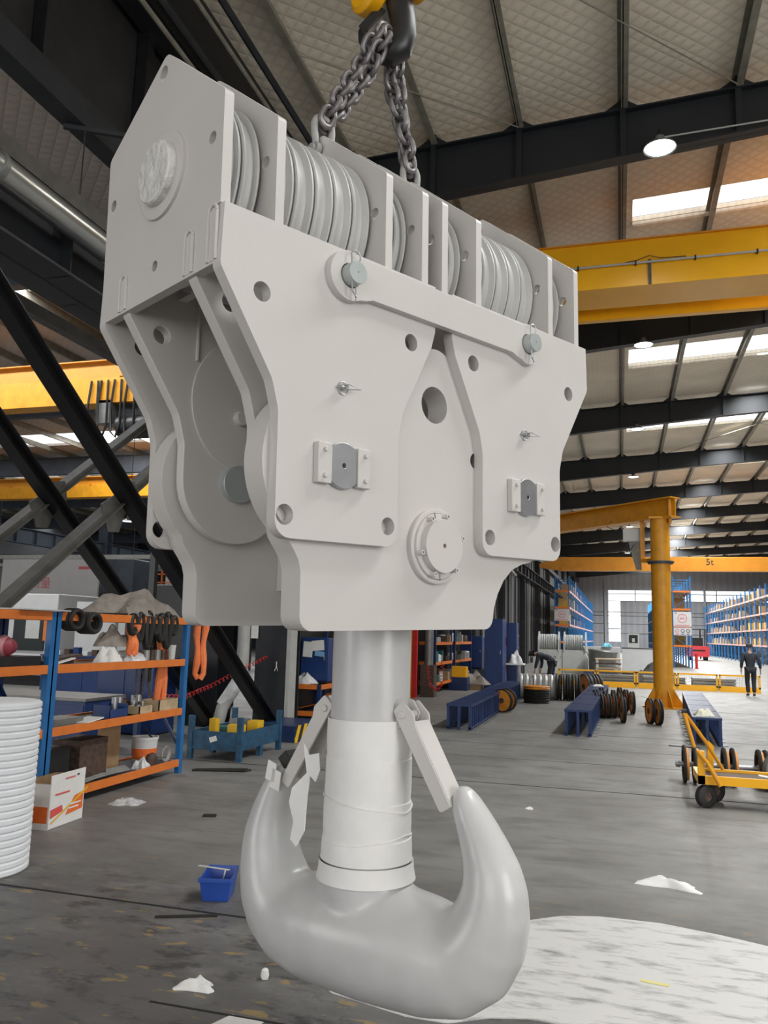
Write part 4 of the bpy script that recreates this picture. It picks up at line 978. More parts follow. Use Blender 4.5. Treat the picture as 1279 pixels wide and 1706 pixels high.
MB().rng(-1.3, .95, 0, .8, .1, 1.35).build('body', M_WHITE, t, bevel=.01); MB().rng(-1.3, .95, 0, .8, 0, .1).build('plinth', M_BLACKMETAL, t)
t = thing('notice_board', 'small black and white picture board standing above the white cabinets', 'picture board', (.7, 46.4, 1.35))
MB().rng(-.35, .25, 0, .04, .0, .75).build('board', M_OFFWHITE, t); MB().rng(-.3, -.25, 0.0, .04, -1.35, .0).build('leg', M_GREYSHEET, t); MB().rng(.15, .2, 0.0, .04, -1.35, .0).build('leg', M_GREYSHEET, t); MB().rng(-.28, .18, -.012, 0, .25, .68).build('picture', M_BLACKTEXT, t); MB().rng(-.12, .02, -.02, -.01, .3, .5).build('picture_detail', M_OFFWHITE, t)
cloth_lump('plastic_bag', 'bright cyan plastic bundle on the white cabinet', 'plastic bundle', (-.75, 45.9, 1.36), .5, .4, .25, mat('cyan_plastic', (.08, .42, .55), .4), 8)
cloth_lump('tarpaulin', 'grey blue covered lump behind the second hook block', 'tarpaulin', (-1.95, 40, .9), .9, .6, .55, M_GREYBLUE, 17)
MB_ = None
t = thing('storage_crate', 'dark crate carrying the grey blue covered lump', 'crate', (-1.95, 40, 0)); MB().rng(-.5, .5, -.4, .4, 0, .9).build('body', M_GREYSHEET, t, bevel=.01)
# second, distant hook block
t = thing('crane_hook_block', 'second white hook block with two sheave banks, standing on the floor near the bending worker', 'hook block', (-2.55, 37.6, 0))
MB().prism(rounded([(-1.25, .0), (-1.25, .9), (-1.0, 1.25), (1.0, 1.25), (1.15, .9), (1.15, .0)], .06, 3), -.3, .3, lambda p, d: (p[0], d, p[1]), [circ(-.12, .92, .09)]).build('housing', M_OFFWHITE, t)
MB().prism([(-.95, .2), (-.95, 1.0), (-.75, 1.22), (-.05, 1.22), (-.05, .2)], -.36, -.3, lambda p, d: (p[0], d, p[1]), [circ(-.3, .9, .07)]).build('cheek_plate', M_OFFWHITE, t)
MB().prism([(.05, .2), (.05, 1.22), (.8, 1.22), (1.05, 1.0), (1.05, .2)], -.36, -.3, lambda p, d: (p[0], d, p[1])).build('cheek_plate', M_OFFWHITE, t)
MB().prism(rounded([(.15, .3), (.15, .55), (.35, .75), (.65, .75), (.85, .55), (.85, .3)], .05, 3), -.39, -.36, lambda p, d: (p[0], d, p[1])).build('inspection_cover', M_OFFWHITE, t)
for x in (-1.0, -.12, .12, 1.05): MB().prism([(-.4, 1.2), (-.4, 1.7), (0, 2.05), (.4, 1.7), (.4, 1.2)], x - .03, x + .03, lambda p, d: (d, p[0], p[1])).build('sheave_frame_plate', M_OFFWHITE, t)
sv = None
for x0 in (-.93, .19):
    for k in range(8):
        mb = MB(); mb.lathe([(.05, -.04), (.36, -.04), (.38, -.03), (.34, 0), (.38, .03), (.36, .04), (.05, .04)], (0, 0, 0), (1, 0, 0), 24)
        if sv is None: sv = mb.build('sheave', M_OFFWHITE, t); o = sv
        else: o = sv.copy(); COL.objects.link(o)
        o.location = (x0 + k * .098, 0, 1.55)

# ---------------------------------------------------------------- pallet racks
def rack(x0, x1, y0, n, pitch, levels, top, label, sign=None, postm=M_POSTBLUE):
    t = thing('pallet_rack', label, 'pallet rack', ((x0 + x1) / 2, y0, 0)); h = (x1 - x0) / 2; L = n * pitch
    up = None
    for k in range(n + 1):
        if up is None:
            mb = MB()
            for s in (-h, h): mb.rng(s - .05, s + .05, -.05, .05, 0, top)
            z = .3; fl = 1
            while z < top - .9: mb.bar((-h * fl, 0, z), (h * fl, 0, z + .9), .04, .04); z += .9; fl = -fl
            mb.rng(-h, h, -.02, .02, top - .25, top - .2); up = mb.build('upright_frame', postm, t); o = up
        else: o = up.copy(); COL.objects.link(o)
        o.location = (0, k * pitch, 0)
    for z in levels:
        for s in (-h, h): MB().rng(s - .03, s + .03, 0, L, z - .13, z).build('beam', M_RACKBEAM, t)
        MB().rng(-h, h, .0, L, z - .06, z - .03).build('deck', M_WOOD, t)
        MB().rng(-h, h, -.06, .06, z - .13, z).build('end_beam', M_ORANGE, t)
    return t
M_RACKBEAM = mat('faded_pink_beam', (.56, .33, .27), .5, 0, .08, 3)
rack(-4.55, -3.55, 60, 19, 2.7, (1.5, 2.75, 4.0, 5.2), 6.2, 'blue and orange pallet rack along the dark wall, beyond the second hook block')
rack(3.42, 4.55, 58.5, 19, 2.7, (1.5, 2.75, 3.95, 5.15), 6.1, 'blue and orange pallet rack standing behind the yellow jib column')
rack(10.7, 11.9, 38, 29, 2.7, (1.6, 2.85, 4.1, 5.4), 6.3, 'long blue pallet rack crowded with cartons beyond the walking man')
# cartons on the racks
cb = [MB().rng(-.38, .38, -.42, .42, 0, h) for h in (.52, .62, .75)]
cob = None; protos = {}
def carton(i, m, loc, label, group):
    k = (i, m.name)
    if k not in protos:
        o = cb[i].build('carton', m, None); protos[k] = o
    else: o = protos[k].copy(); COL.objects.link(o)
    o.location = loc; tag(o, label, 'carton', group)
R3 = random.Random(5); CM = [M_CARTON, M_CARTON2, M_CARTON3, M_CARTON, M_BROWNISH]
for nm, x, y0, n_, lv, gl in (('l', -3.95, 60, 16, (2.75, 4.0, 5.2), 'on the pallet rack along the dark wall'), ('m', 3.85, 58.5, 16, (1.5, 2.75, 3.95), 'on the pallet rack behind the jib column'), ('r', 11.15, 38, 27, (1.6, 2.85, 4.1, 5.4), 'on the long pallet rack beyond the walking man')):
    for z in lv:
        for k in range(n_):
            if R3.random() < .12: continue
            carton(R3.randrange(3), R3.choice(CM), (x, y0 + 1.35 + k * 2.7 + R3.uniform(-.4, .4), z), 'brown carton ' + gl, 'cartons ' + gl)
def sign(x, yy, z0, z1, w_, label, icons=False):
    t = thing('rack_sign', label, 'sign', (x, yy, z0)); h = z1 - z0
    MB().rng(-w_ / 2, w_ / 2, 0, .03, 0, h).build('panel', M_WHITE, t)
    if not icons:
        MB().lathe([(h * .26, 0), (h * .30, 0), (h * .30, .01), (h * .26, .01)], (0, -.006, h * .56), (0, 1, 0), 32, closed=True).build('ring_mark', M_PINKTEXT, t)
        for k in range(3): MB().rng(-.14 + k * .1, -.08 + k * .1, -.008, 0, h * .5, h * .62).build('ring_lettering', M_PINKTEXT, t)
        for k in range(9): MB().rng(-w_ * .4 + k * w_ * .09, -w_ * .4 + k * w_ * .09 + w_ * .06, -.008, 0, h * .06, h * .13).build('lettering', M_PINKTEXT, t)
        MB().rng(-w_ * .42, -w_ * .3, -.008, 0, h * .9, h * .94).build('small_lettering', M_BLACKTEXT, t)
    else:
        for k, m in enumerate((M_PINKTEXT, M_CABBLUE, M_BLACKTEXT)):
            MB().lathe([(h * .17, 0), (h * .24, 0), (h * .24, .01), (h * .17, .01)], (-w_ * .3 + k * w_ * .3, -.006, h * .6), (0, 1, 0), 20, closed=True).build('icon', m, t)
            MB().rng(-w_ * .3 + k * w_ * .3 - h * .2, -w_ * .3 + k * w_ * .3 + h * .2, -.008, 0, h * .12, h * .2).build('lettering', m, t)
sign(-4.05, 59.9, 2.98, 3.82, 1.06, 'white sign with a red ring on the end of the rack along the dark wall')
sign(4.0, 58.4, 2.72, 3.72, 1.15, 'white sign with a red ring on the rack end right of the jib column')
sign(4.0, 58.4, 2.15, 2.66, 1.15, 'small white sign with three round icons under the ring sign', True)
# forklift
t = thing('forklift', 'red forklift parked in the aisle beyond the jib column', 'forklift', (7.0, 83, 0))
MB().prism(rounded([(-.95, .35), (-1.0, 1.15), (-.8, 1.35), (.8, 1.35), (1.0, 1.15), (.95, .35)], .1, 4), -.6, 1.4, lambda p, d: (p[0], d, p[1])).build('counterweight', M_REDFORK, t)
mb = MB()
for x in (-.75, .75):
    for yy in (-.2, 1.4): mb.rng(x - .04, x + .04, yy - .04, yy + .04, 1.3, 2.9)
mb.rng(-.8, .8, -.25, 1.45, 2.86, 2.94); mb.build('overhead_guard', M_BLACKMETAL, t)
MB().rng(-.5, .5, .3, .8, 1.3, 2.1).build('seat', M_BLACKMETAL, t)
mb = MB()
for x in (-.4, .4): mb.rng(x - .06, x + .06, 1.9, 2.05, .1, 3.0)
mb.build('mast', M_BLACKMETAL, t)
MB().rng(-.6, .6, -.615, -.6, .85, 1.0).build('rear_grille', M_BLACKMETAL, t)
for x in (-.7, .7):
    for yy in (-.1, 1.2): MB().cyl((x - .14, yy, .33), (x + .14, yy, .33), .33, seg=20).build('wheel', M_RUBBER, t)
t = thing('traffic_cone', 'red safety post at the foot of the rack behind the jib column', 'safety post', (4.75, 57.6, 0)); MB().cyl((0, 0, 0), (0, 0, .95), .09, seg=12).build('post', M_RED, t); MB().rng(-.15, .15, -.15, .15, 0, .03).build('base', M_RED, t)

# ---------------------------------------------------------------- people
def skin_mesh(name, pts, edges, m, parent=None, root=0, sub=2):
    me = bpy.data.meshes.new(name); me.from_pydata([p[:3] for p in pts], edges, []); me.materials.append(m)
    o = bpy.data.objects.new(name, me); COL.objects.link(o)
    if parent is not None: o.parent = parent
    sk = o.modifiers.new('skin', 'SKIN'); me.skin_vertices.new() if not me.skin_vertices else None
    for i, p in enumerate(pts):
        r = p[3]; me.skin_vertices[0].data[i].radius = (r, p[4] if len(p) > 4 else r)
    me.skin_vertices[0].data[root].use_root = True
    sk.use_smooth_shade = True
    s = o.modifiers.new('soft', 'SUBSURF'); s.levels = sub; s.render_levels = sub
    return o
def person(label, loc, rz, J, cap=True):
    """J: joints; faces -Y before turning"""
    P = []; E = []
    def v(p, r, r2=None): P.append((*p, r, r2 if r2 else r)); return len(P) - 1
    def chain_(a, *ps):
        for p in ps: b = v(*p); E.append((a, b)); a = b
        return a
    pel = v(J['pelvis'], .12, .10); ch = chain_(pel, (J['waist'], .115, .09), (J['chest'], .135, .10)); nk = chain_(ch, (J['neck'], .055), (J['head0'], .060))
    hd = chain_(nk, (J['head'], .088, .098), (J['crown'], .07, .08))
    fd = Vector(J.get('face', (0, -1, 0))).normalized()
    H = Vector(J['head']); chain_(hd - 1, (tuple(H + fd * .085 + Vector((0, 0, -.02))), .018), (tuple(H + fd * .112 + Vector((0, 0, -.03))), .010))
    for s in 'LR':
        h_ = chain_(ch, (J['sh' + s], .055), (J['el' + s], .042), (J['wr' + s], .030), (J['ha' + s], .030, .018))
        d = (Vector(J['ha' + s]) - Vector(J['wr' + s])).normalized(); side = Vector((1 if s == 'L' else -1, 0, 0)); fr = d.cross(side).normalized(); sd = fr.cross(d).normalized(); b = Vector(J['ha' + s])
        for k, (o_, l) in enumerate(((-.027, .07), (-.009, .082), (.009, .077), (.026, .06))):
            chain_(h_, (tuple(b + fr * o_ + d * .045), .0085), (tuple(b + fr * o_ + d * (.045 + l * .5) + sd * -.006), .0075), (tuple(b + fr * o_ + d * (.04 + l) + sd * -.018), .006))
        chain_(h_ - 0, (tuple(b + fr * -.04 + d * .01), .0095), (tuple(b + fr * -.055 + d * .045), .007))
    for s in 'LR': chain_(pel, (J['hip' + s], .085), (J['kn' + s], .055), (J['an' + s], .038), (J['to' + s], .035, .025))
    body = skin_mesh('person', P, E, M_SKIN); body.location = loc; body.rotation_euler = (0, 0, rz); tag(body, label, 'person')
    def cl(name, m, rows, sub=2):
        Q = []; F_ = []
        for row in rows:
            a = row[0] if isinstance(row[0], int) else None
            start = 1 if a is not None else 0
            for q in row[start:]:
                Q.append(q); b = len(Q) - 1
                if a is not None: F_.append((a, b))
                a = b
        return skin_mesh(name, Q, F_, m, body, 0, sub)
    j = lambda k, r, r2=None: (*J[k], r, r2 if r2 else r)
    def lerp(a, b, t_): return tuple(Vector(J[a]).lerp(Vector(J[b]), t_))
    cl('jacket', M_DARKCLOTH, [[j('chest', .165, .125), j('waist', .15, .118), (*lerp('waist', 'pelvis', .8), .155, .13), (*lerp('waist', 'pelvis', 1.45), .165, .145)], [0, (*lerp('chest', 'neck', .75), .085)],
        [0, j('shL', .078), j('elL', .062), (*lerp('elL', 'wrL', .9), .048)], [0, j('shR', .078), j('elR', .062), (*lerp('elR', 'wrR', .9), .048)]])
    cl('trousers', M_TROUSER, [[j('pelvis', .145, .125), j('hipL', .105), j('knL', .078), (*lerp('knL', 'anL', .93), .068)], [0, j('hipR', .105), j('knR', .078), (*lerp('knR', 'anR', .93), .068)]])
    for s in 'LR':
        a = Vector(J['an' + s]); b = Vector(J['to' + s]); cl('shoe', M_RUBBER, [[(*(a + Vector((0, 0, -.035)) - (b - a) * .15), .045, .04), (*a.lerp(b, .5), .048, .036), (*b, .042, .03)]])
    c = Vector(J['crown']); H = Vector(J['head'])
    if cap:
        k = MB(); k.lathe([(.108, -.02), (.112, .0), (.108, .05), (.08, .085), (0, .10)], tuple(H + (c - H) * .35), tuple(c - H), 20); k.build('cap', M_DARKCLOTH, body)
    else: cl('hair', M_HAIR, [[(*(H + (c - H) * .5 - fd * .02), .098, .105), (*(c - fd * .01), .085, .09)], [0, (*(H - fd * .05), .075)]])
    return body
person('man in dark work clothes and cap walking away down the aisle, seen from behind', (4.15, 29.9, 0), PI + .05, dict(
    pelvis=(0, 0, .93), waist=(0, 0, 1.10), chest=(0, -.01, 1.33), neck=(0, -.02, 1.49), head0=(0, -.03, 1.55), head=(0, -.045, 1.63), crown=(0, -.04, 1.70), face=(0, -1, -.1),
    shL=(.20, 0, 1.40), elL=(.27, .04, 1.13), wrL=(.28, -.03, .90), haL=(.28, -.05, .82), shR=(-.20, 0, 1.40), elR=(-.28, .06, 1.14), wrR=(-.31, .02, .90), haR=(-.31, .01, .82),
    hipL=(.10, 0, .88), knL=(.10, -.05, .49), anL=(.10, .05, .09), toL=(.11, -.11, .04), hipR=(-.10, 0, .88), knR=(-.09, -.0, .49), anR=(-.08, .10, .10), toR=(-.09, -.05, .04)))
person('worker in navy jacket bending over the row of silver drum wheels', (-2.45, 28.6, 0), -PI / 2 - .15, dict(
    pelvis=(0, .18, .98), waist=(0, .05, 1.10), chest=(0, -.20, 1.20), neck=(0, -.36, 1.20), head0=(0, -.41, 1.19), head=(0, -.49, 1.17), crown=(0, -.55, 1.20), face=(0, -.6, -.8),
    shL=(.19, -.24, 1.16), elL=(.22, -.30, .90), wrL=(.20, -.36, .68), haL=(.20, -.38, .60), shR=(-.19, -.24, 1.16), elR=(-.24, -.22, .90), wrR=(-.20, -.26, .68), haR=(-.19, -.27, .60),
    hipL=(.10, .18, .90), knL=(.11, .10, .49), anL=(.11, .14, .09), toL=(.12, -.02, .04), hipR=(-.10, .18, .90), knR=(-.11, .16, .49), anR=(-.11, .22, .09), toR=(-.12, .06, .04)), cap=False)
t = thing('work_table', 'pale topped work table in front of the bending worker', 'table', (-3.75, 28.9, 0))
MB().rng(-.5, .5, -.35, .35, .80, .85).build('table_top', M_PAPER, t)
for x in (-.45, .45):
    for yy in (-.3, .3): MB().rng(x - .03, x + .03, yy - .03, yy + .03, 0, .80).build('leg', M_GREYBLUE, t)
cloth_lump('plastic_bag', 'white crumpled bag on the pale topped work table', 'bag', (-3.55, 28.8, .85), .45, .4, .5, M_PLASTIC, 21)

# ---------------------------------------------------------------- lockers, cabinets and shelves along the dark wall
def cabinet(label, loc, sx, sy, h, m, doors=1, rz=0.0, name='tool_locker', cat='locker'):
    t = thing(name, label, cat, loc, rz)
    MB().rng(-sx / 2, sx / 2, -sy / 2, sy / 2, .04, h).build('body', m, t, bevel=.008)
    MB().rng(-sx / 2 + .02, sx / 2 - .02, -sy / 2 + .02, sy / 2 - .02, 0, .04).build('plinth', M_BLACKMETAL, t)
    for k in range(doors):
        a = -sx / 2 + .015 + k * (sx - .03) / doors; b = a + (sx - .03) / doors - .01
        d = MB().rng(a, b, -sy / 2 - .018, -sy / 2, .06, h - .02).build('door', m, t, bevel=.004)
        MB().rng(b - .06, b - .04, -sy / 2 - .04, -sy / 2 - .018, h * .5, h * .5 + .12).build('handle', M_STEEL, d)
    return t
cabinet('tall dark blue locker, widest of the blue lockers behind the trestle row', (-4.12, 27.9, 0), .62, .8, 2.35, M_CABBLUE, 1)
cabinet('narrow blue locker with a pale top section beside the tall locker', (-3.70, 29.2, 0), .36, .5, 2.25, M_CABBLUE, 1)
cabinet('square blue cabinet in front of the dark wall, left of the tall lockers', (-5.55, 31.6, .5), .85, .6, 1.25, M_CABBLUE, 1, 0, 'tool_cabinet', 'cabinet')
one(MB().rng(-.55, .55, -.4, .4, 0, .5), 'plinth_box', M_GREYBLUE, 'low grey base under the square blue cabinet', 'base', (-5.45, 31.6, 0))
one(MB().rng(-.22, .22, -.3, .3, 0, .22), 'carton', M_CARTON2, 'brown carton at the foot of the narrow blue locker', 'carton', (-3.45, 28.5, .0))
def shelf_unit(label, x0, x1, y0, y1, h, levels, loc_m=(M_BLUE, M_ORANGE), group=None, name='storage_shelf'):
    t = thing(name, label, 'shelf', ((x0 + x1) / 2, (y0 + y1) / 2, 0), 0, group); a = (x1 - x0) / 2; b = (y1 - y0) / 2
    for sx in (-a, a):
        for sy in (-b, b): MB().rng(sx - .035, sx + .035, sy - .035, sy + .035, 0, h).build('post', loc_m[0], t)
    for z in levels:
        for sx in (-a, a): MB().rng(sx - .02 + (.025 if sx > 0 else -.025), sx + .02 + (.025 if sx > 0 else -.025), -b, b, z - .09, z).build('beam', loc_m[1], t)
        for sy in (-b, b): MB().rng(-a, a, sy - .02, sy + .02, z - .09, z).build('end_beam', loc_m[1], t)
        MB().rng(-a, a, -b, b, z - .05, z - .02).build('shelf_board', M_DARKSTEEL, t)
    return t
shelf_unit('blue and orange shelf holding small parts just beyond the red post', -6.0, -5.35, 24.0, 26.4, 2.5, (.35, .95, 1.55, 2.15))
shelf_unit('blue and orange shelf holding small parts, further one near the square cabinet', -6.0, -5.35, 27.0, 30.0, 2.5, (.35, .95, 1.55, 2.15))
shelf_unit('blue and orange shelf behind the hook shank with plastic bags on it', -6.1, -5.2, 16.6, 19.6, 2.6, (.45, 1.25, 2.2))
shelf_unit('small open shelf with red and blue bins between narrow locker and wall', -4.4, -3.9, 31.2, 32.4, 1.9, (.5, .95, 1.4, 1.85))
cabinet('deep blue drawer cabinet with papers on its door, left of the hook shank', (-5.82, 15.55, .77), .58, .7, .88, M_CABBLUE, 1, 0, 'tool_cabinet', 'cabinet')
shelf_unit('low blue and orange shelf carrying the drawer cabinet by the shank', -6.16, -5.52, 14.75, 16.3, .77, (.27, .77))
for i, (x, z, w_, h_, r) in enumerate(((-.13, 1.30, .2, .30, .05), (.08, 1.38, .26, .2, -.1), (.12, 1.22, .2, .1, .1))):
    mb = MB(); mb.box((0, 0, 0), (w_, .004, h_), Matrix.Rotation(r, 3, 'Y')); one(mb, 'paper_sheet', M_PAPER if i < 2 else mat('blue_paper', (.2, .4, .65), .6), ('white notice sheet clipped to the blue cabinet door', 'white folded sheets on the blue cabinet door', 'light blue paper slip under the sheets')[i], 'paper', (-5.82 + x, 15.165 - .003 * i, z + .12))
cloth_lump('plastic_bag', 'white plastic bag spilling over the shelf edge behind the latch', 'bag', (-5.92, 14.97, .772), .42, .38, .24, M_PLASTIC, 31)
R5 = random.Random(9); smat = [M_BROWNISH, M_GREYSHEET, M_TEAL, M_RUBBER, M_ALU, M_PAPER, M_CARTON]
for g, (x, y0, n_, lv) in enumerate(((-5.5, 24.15, 6, (.35, .95, 1.55, 2.15)), (-5.5, 27.2, 7, (.35, .95, 1.55, 2.15)), (-5.45, 16.9, 6, (1.25, 2.2)), (-4.1, 31.3, 3, (.5, .95, 1.4)))):
    for z in lv:
        for k in range(n_):
            h = R5.uniform(.12, .38); w_ = R5.uniform(.12, .3); mb = MB()
            if R5.random() < .5: mb.lathe([(0, 0), (w_ / 2, 0), (w_ / 2, h * .85), (w_ * .4, h), (0, h)], (0, 0, 0), (0, 0, 1), 14)
            else: mb.rng(-w_ / 2, w_ / 2, -w_ / 2, w_ / 2, 0, h)
            one(mb, 'stored_part', R5.choice(smat) if g < 3 else R5.choice([M_RED, M_CABBLUE, M_ORANGE]), 'small part or tin kept ' + ('on the shelf just beyond the red post', 'on the further shelf near the square cabinet', 'on the shelf behind the hook shank', 'on the small open shelf by the narrow locker')[g], 'stored part', (x + R5.uniform(-.1, .1), y0 + .2 + k * .4, z), 0, 'parts ' + ('on the nearer wall shelf', 'on the further wall shelf', 'on the shelf behind the shank', 'on the small open shelf')[g])
t = thing('fire_post', 'red painted post with a yellow edge against the dark column', 'post', (-5.62, 22.6, 0)); MB().rng(-.07, .07, -.07, .07, 0, 2.6).build('post', M_RED, t); MB().rng(-.10, -.07, -.07, .07, 0, 2.6).build('edge_strip', M_HAZYEL, t)
t = thing('hanging_tube', 'grey rolled tube standing between the red post and shelf', 'tube', (-5.35, 23.2, .9)); MB().cyl((0, 0, 0), (0, 0, 1.6), .13, seg=16).build('roll', M_GREYSHEET, t)
one(MB().rng(-.2, .2, -.2, .2, 0, .9), 'stool', M_BROWNISH, 'dark box stool carrying the grey rolled tube', 'stool', (-5.35, 23.2, 0))
one(MB().rng(-.25, .25, -.2, .2, 0, .34), 'storage_bin', M_YELLOW, 'bright yellow bin beside the rag heap near the blue lockers', 'bin', (-5.1, 26.6, .42))
one(MB().rng(-.3, .3, -.25, .25, 0, .42), 'bin_stand', M_BLUE, 'low blue stand carrying the yellow bin', 'stand', (-5.1, 26.6, 0))
cloth_lump('rag_heap', 'brown heap of rags and wrapping left of the tall locker', 'rags', (-4.7, 27.2, .18), .9, .7, .45, M_TARP, 41)
one(MB().rng(-.3, .3, -.2, .2, 0, .18), 'carton', M_CARTON, 'low brown carton under the rag heap', 'carton', (-4.75, 27.15, 0))
for i, x in enumerate((-5.72, -5.55, -5.35)):
    pass
def coil_hose(label, pts, n, r, m, name='coiled_hose'):
    mb = MB(); P = []
    a = [Vector(p) for p in pts]; N = n * 10
    for i in range(N + 1):
        s = i / N * (len(a) - 1); k = min(int(s), len(a) - 2); p = a[k].lerp(a[k + 1], s - k); d = (a[k + 1] - a[k]).normalized(); x, y, _ = frame_of(d); q = 2 * PI * n * i / N
        P.append(p + x * (r * math.cos(q)) + y * (r * math.sin(q)))
    mb.tube(P, r * .22, 5); return one(mb, name, m, label, 'hose')
coil_hose('thin red coiled air hose sagging between the dark columns', [(-6.12, 9.9, .84), (-6.12, 10.8, .78), (-6.12, 11.6, .90), (-6.12, 12.6, 1.10), (-6.10, 13.6, 1.30)], 30, .03, M_RED)
coil_hose('red coiled air hose hanging in a loop beside the red post', [(-5.2, 22.4, .9), (-5.1, 22.3, .4), (-4.9, 22.3, .25), (-4.75, 22.3, .45), (-4.75, 22.3, 1.0)], 26, .04, M_RED)
t = thing('drain_pipe', 'pale grey drain pipe bending at its foot between two black columns', 'pipe', (-6.3, 13.0, 0))
MB().tube([(0, 0, 5.4), (0, 0, 1.2), (-.02, -.02, .95), (-.14, -.1, .7), (-.24, -.2, .45), (-.32, -.26, .0)], .105, 16).build('pipe', M_PIPEGREY, t)
mb = MB(); mb.tube([(0, 0, 1.12), (-.02, -.02, .95), (-.14, -.1, .7), (-.26, -.19, .48)], [.11, .115, .12, .11], 14); mb.build('plastic_wrap', M_PLASTIC, t)
one(MB().rng(-.07, .07, -.005, .005, 0, .62), 'notice_strip', M_PAPER, 'narrow white notice hanging beside the drain pipe', 'notice', (-6.41, 13.66, 1.62))
one(MB().tube([(-.03, 0, 0), (0, 0, .09), (.03, 0, 0), (0, 0, .09), (0, 0, .17)], .012, 6), 'metal_clip', M_OFFWHITE, 'small white clip hanging on the black column', 'clip', (-5.96, 13.67, 1.05))
# grey pipes on the dark wall behind the housing's hollow corner
t = thing('wall_pipework', 'pair of grey pipes with branch running down the dark wall past the pallet rack', 'pipes', (-5.7, 34, 0))
for yy in (1.2, 3.2): MB().cyl((0, yy, 0), (0, yy, 5.9), .10, seg=12).build('pipe', M_PIPEGREY, t)
mb = MB(); mb.tube([(.05, -3.0, 6.5), (.05, 2.0, 6.3), (.05, 4.0, 6.2), (.05, 4.1, 5.5), (.05, 9, 5.4), (.05, 12, 5.2)], .07, 10); mb.build('branch_pipe', M_PIPEGREY, t)
t = thing('lifting_strap', 'dark grey lifting strap hanging from the wall pipework', 'strap', (-5.5, 36, 3.0)); MB().tube([(-.1, 0, 3.2), (0, 0, 2.8), (.06, .6, 0), (.08, .7, -.6)], .05, 8).build('strap', M_GREYSHEET, t)

# ---------------------------------------------------------------- striped kerb, blue stillage, slings
t = thing('column_guard', 'low guard block with yellow and black stripes at the foot of the dark column', 'guard block', (-5.34, 13.0, 0))
MB().rng(-.45, .3, -.58, .62, 0, .26).build('block', M_BLUE, t, bevel=.01); MB().rng(.3, .312, -.58, .62, 0.0, .26).build('striped_face', M_HAZARD, t)
t = thing('stillage', 'worn blue steel stillage with corner posts on the floor under the crossed braces', 'stillage', (-5.36, 10.99, 0), .0)
cx_, cy_ = .37, .66
for s1 in (-1, 1):
    MB().rng(s1 * cx_ - .02, s1 * cx_ + .02, -cy_, cy_, .14, .38).build('side_panel', M_CRATEBLUE, t); MB().rng(-cx_, cx_, s1 * cy_ - .02, s1 * cy_ + .02, .14, .38).build('end_panel', M_CRATEBLUE, t)
    for s2 in (-1, 1): MB().rng(s1 * cx_ - .035, s1 * cx_ + .035, s2 * cy_ - .035, s2 * cy_ + .035, 0, .58).build('corner_post', M_CRATEBLUE, t)
    MB().rng(s1 * cx_ - .03, s1 * cx_ + .03, -.05, .05, 0, .15).build('foot', M_CRATEBLUE, t)
MB().rng(-cx_, cx_, -cy_, cy_, .13, .16).build('base', M_CRATEBLUE, t)
MB().box((-.02, -cy_ - .023, .28), (.11, .003, .07), Matrix.Rotation(-.3, 3, 'Y')).build('sticker', M_PAPER, t)
for i, (x, yy, sx, sy, h, m) in enumerate(((-.18, -.45, .10, .12, .36, M_HAZYEL), (.12, -.35, .22, .14, .28, M_HAZYEL), (.2, .1, .16, .22, .30, M_HAZYEL), (-.1, .2, .25, .2, .3, M_GREYSHEET), (-.2, -.1, .2, .2, .22, M_TEAL))):
    one(MB().rng(-sx / 2, sx / 2, -sy / 2, sy / 2, 0, h), 'steel_offcut', m, ('upright yellow block at the corner inside the blue stillage', 'broad yellow block in the middle of the blue stillage', 'yellow block near the far post of the blue stillage', 'grey block lying in the blue stillage', 'low teal block inside the blue stillage')[i], 'block', (-5.36 + x, 11.08 + yy, .161))
def hang_sling(label, x, yy, z1, z0, w_, name='round_sling'):
    t = thing(name, label, 'sling', (x, yy, z0)); L = z1 - z0
    mb = MB()
    for s, ph in ((-1, 0), (1, 1.2)):
        P = [(s * (w_ * .32 + .015 * math.sin(k * .9 + ph)), .02 * s, L - k * L / 9) for k in range(9)] + [(s * w_ * .12, .0, .02)]
        mb.tube(P, [.042 + .008 * math.sin(k * 1.3 + ph) for k in range(10)], 8)
    mb.build('loop', M_ORANGEBAND, t)
    if yy > 9.4: MB().rng(-.015, .015, -.44, .03, L - .01, L + .015).build('hook_bar', M_BLACKMETAL, t)
    return t
hang_sling('bright orange sling hanging off the shelf end, outer one by the dark brace', -5.33, 9.72, 1.85, 1.10, .12)
hang_sling('orange sling hanging inside the shelf end post', -5.45, 9.0, 1.84, .78, .07)
hang_sling('short thin orange strap hanging from the shelf top beam beside the tarpaulin', -5.30, 8.1, 1.80, 1.45, .05)
one(MB().tube([(0, 0, .012), (.35, .12, .012), (.62, .2, .012), (.66, .3, .012), (.6, .34, .012), (.3, .22, .012), (0, .06, .012)], .014, 8), 'flat_sling', M_RUBBER, 'black sling lying looped on the floor by the shelf foot', 'sling', (-5.2, 9.45, 0))

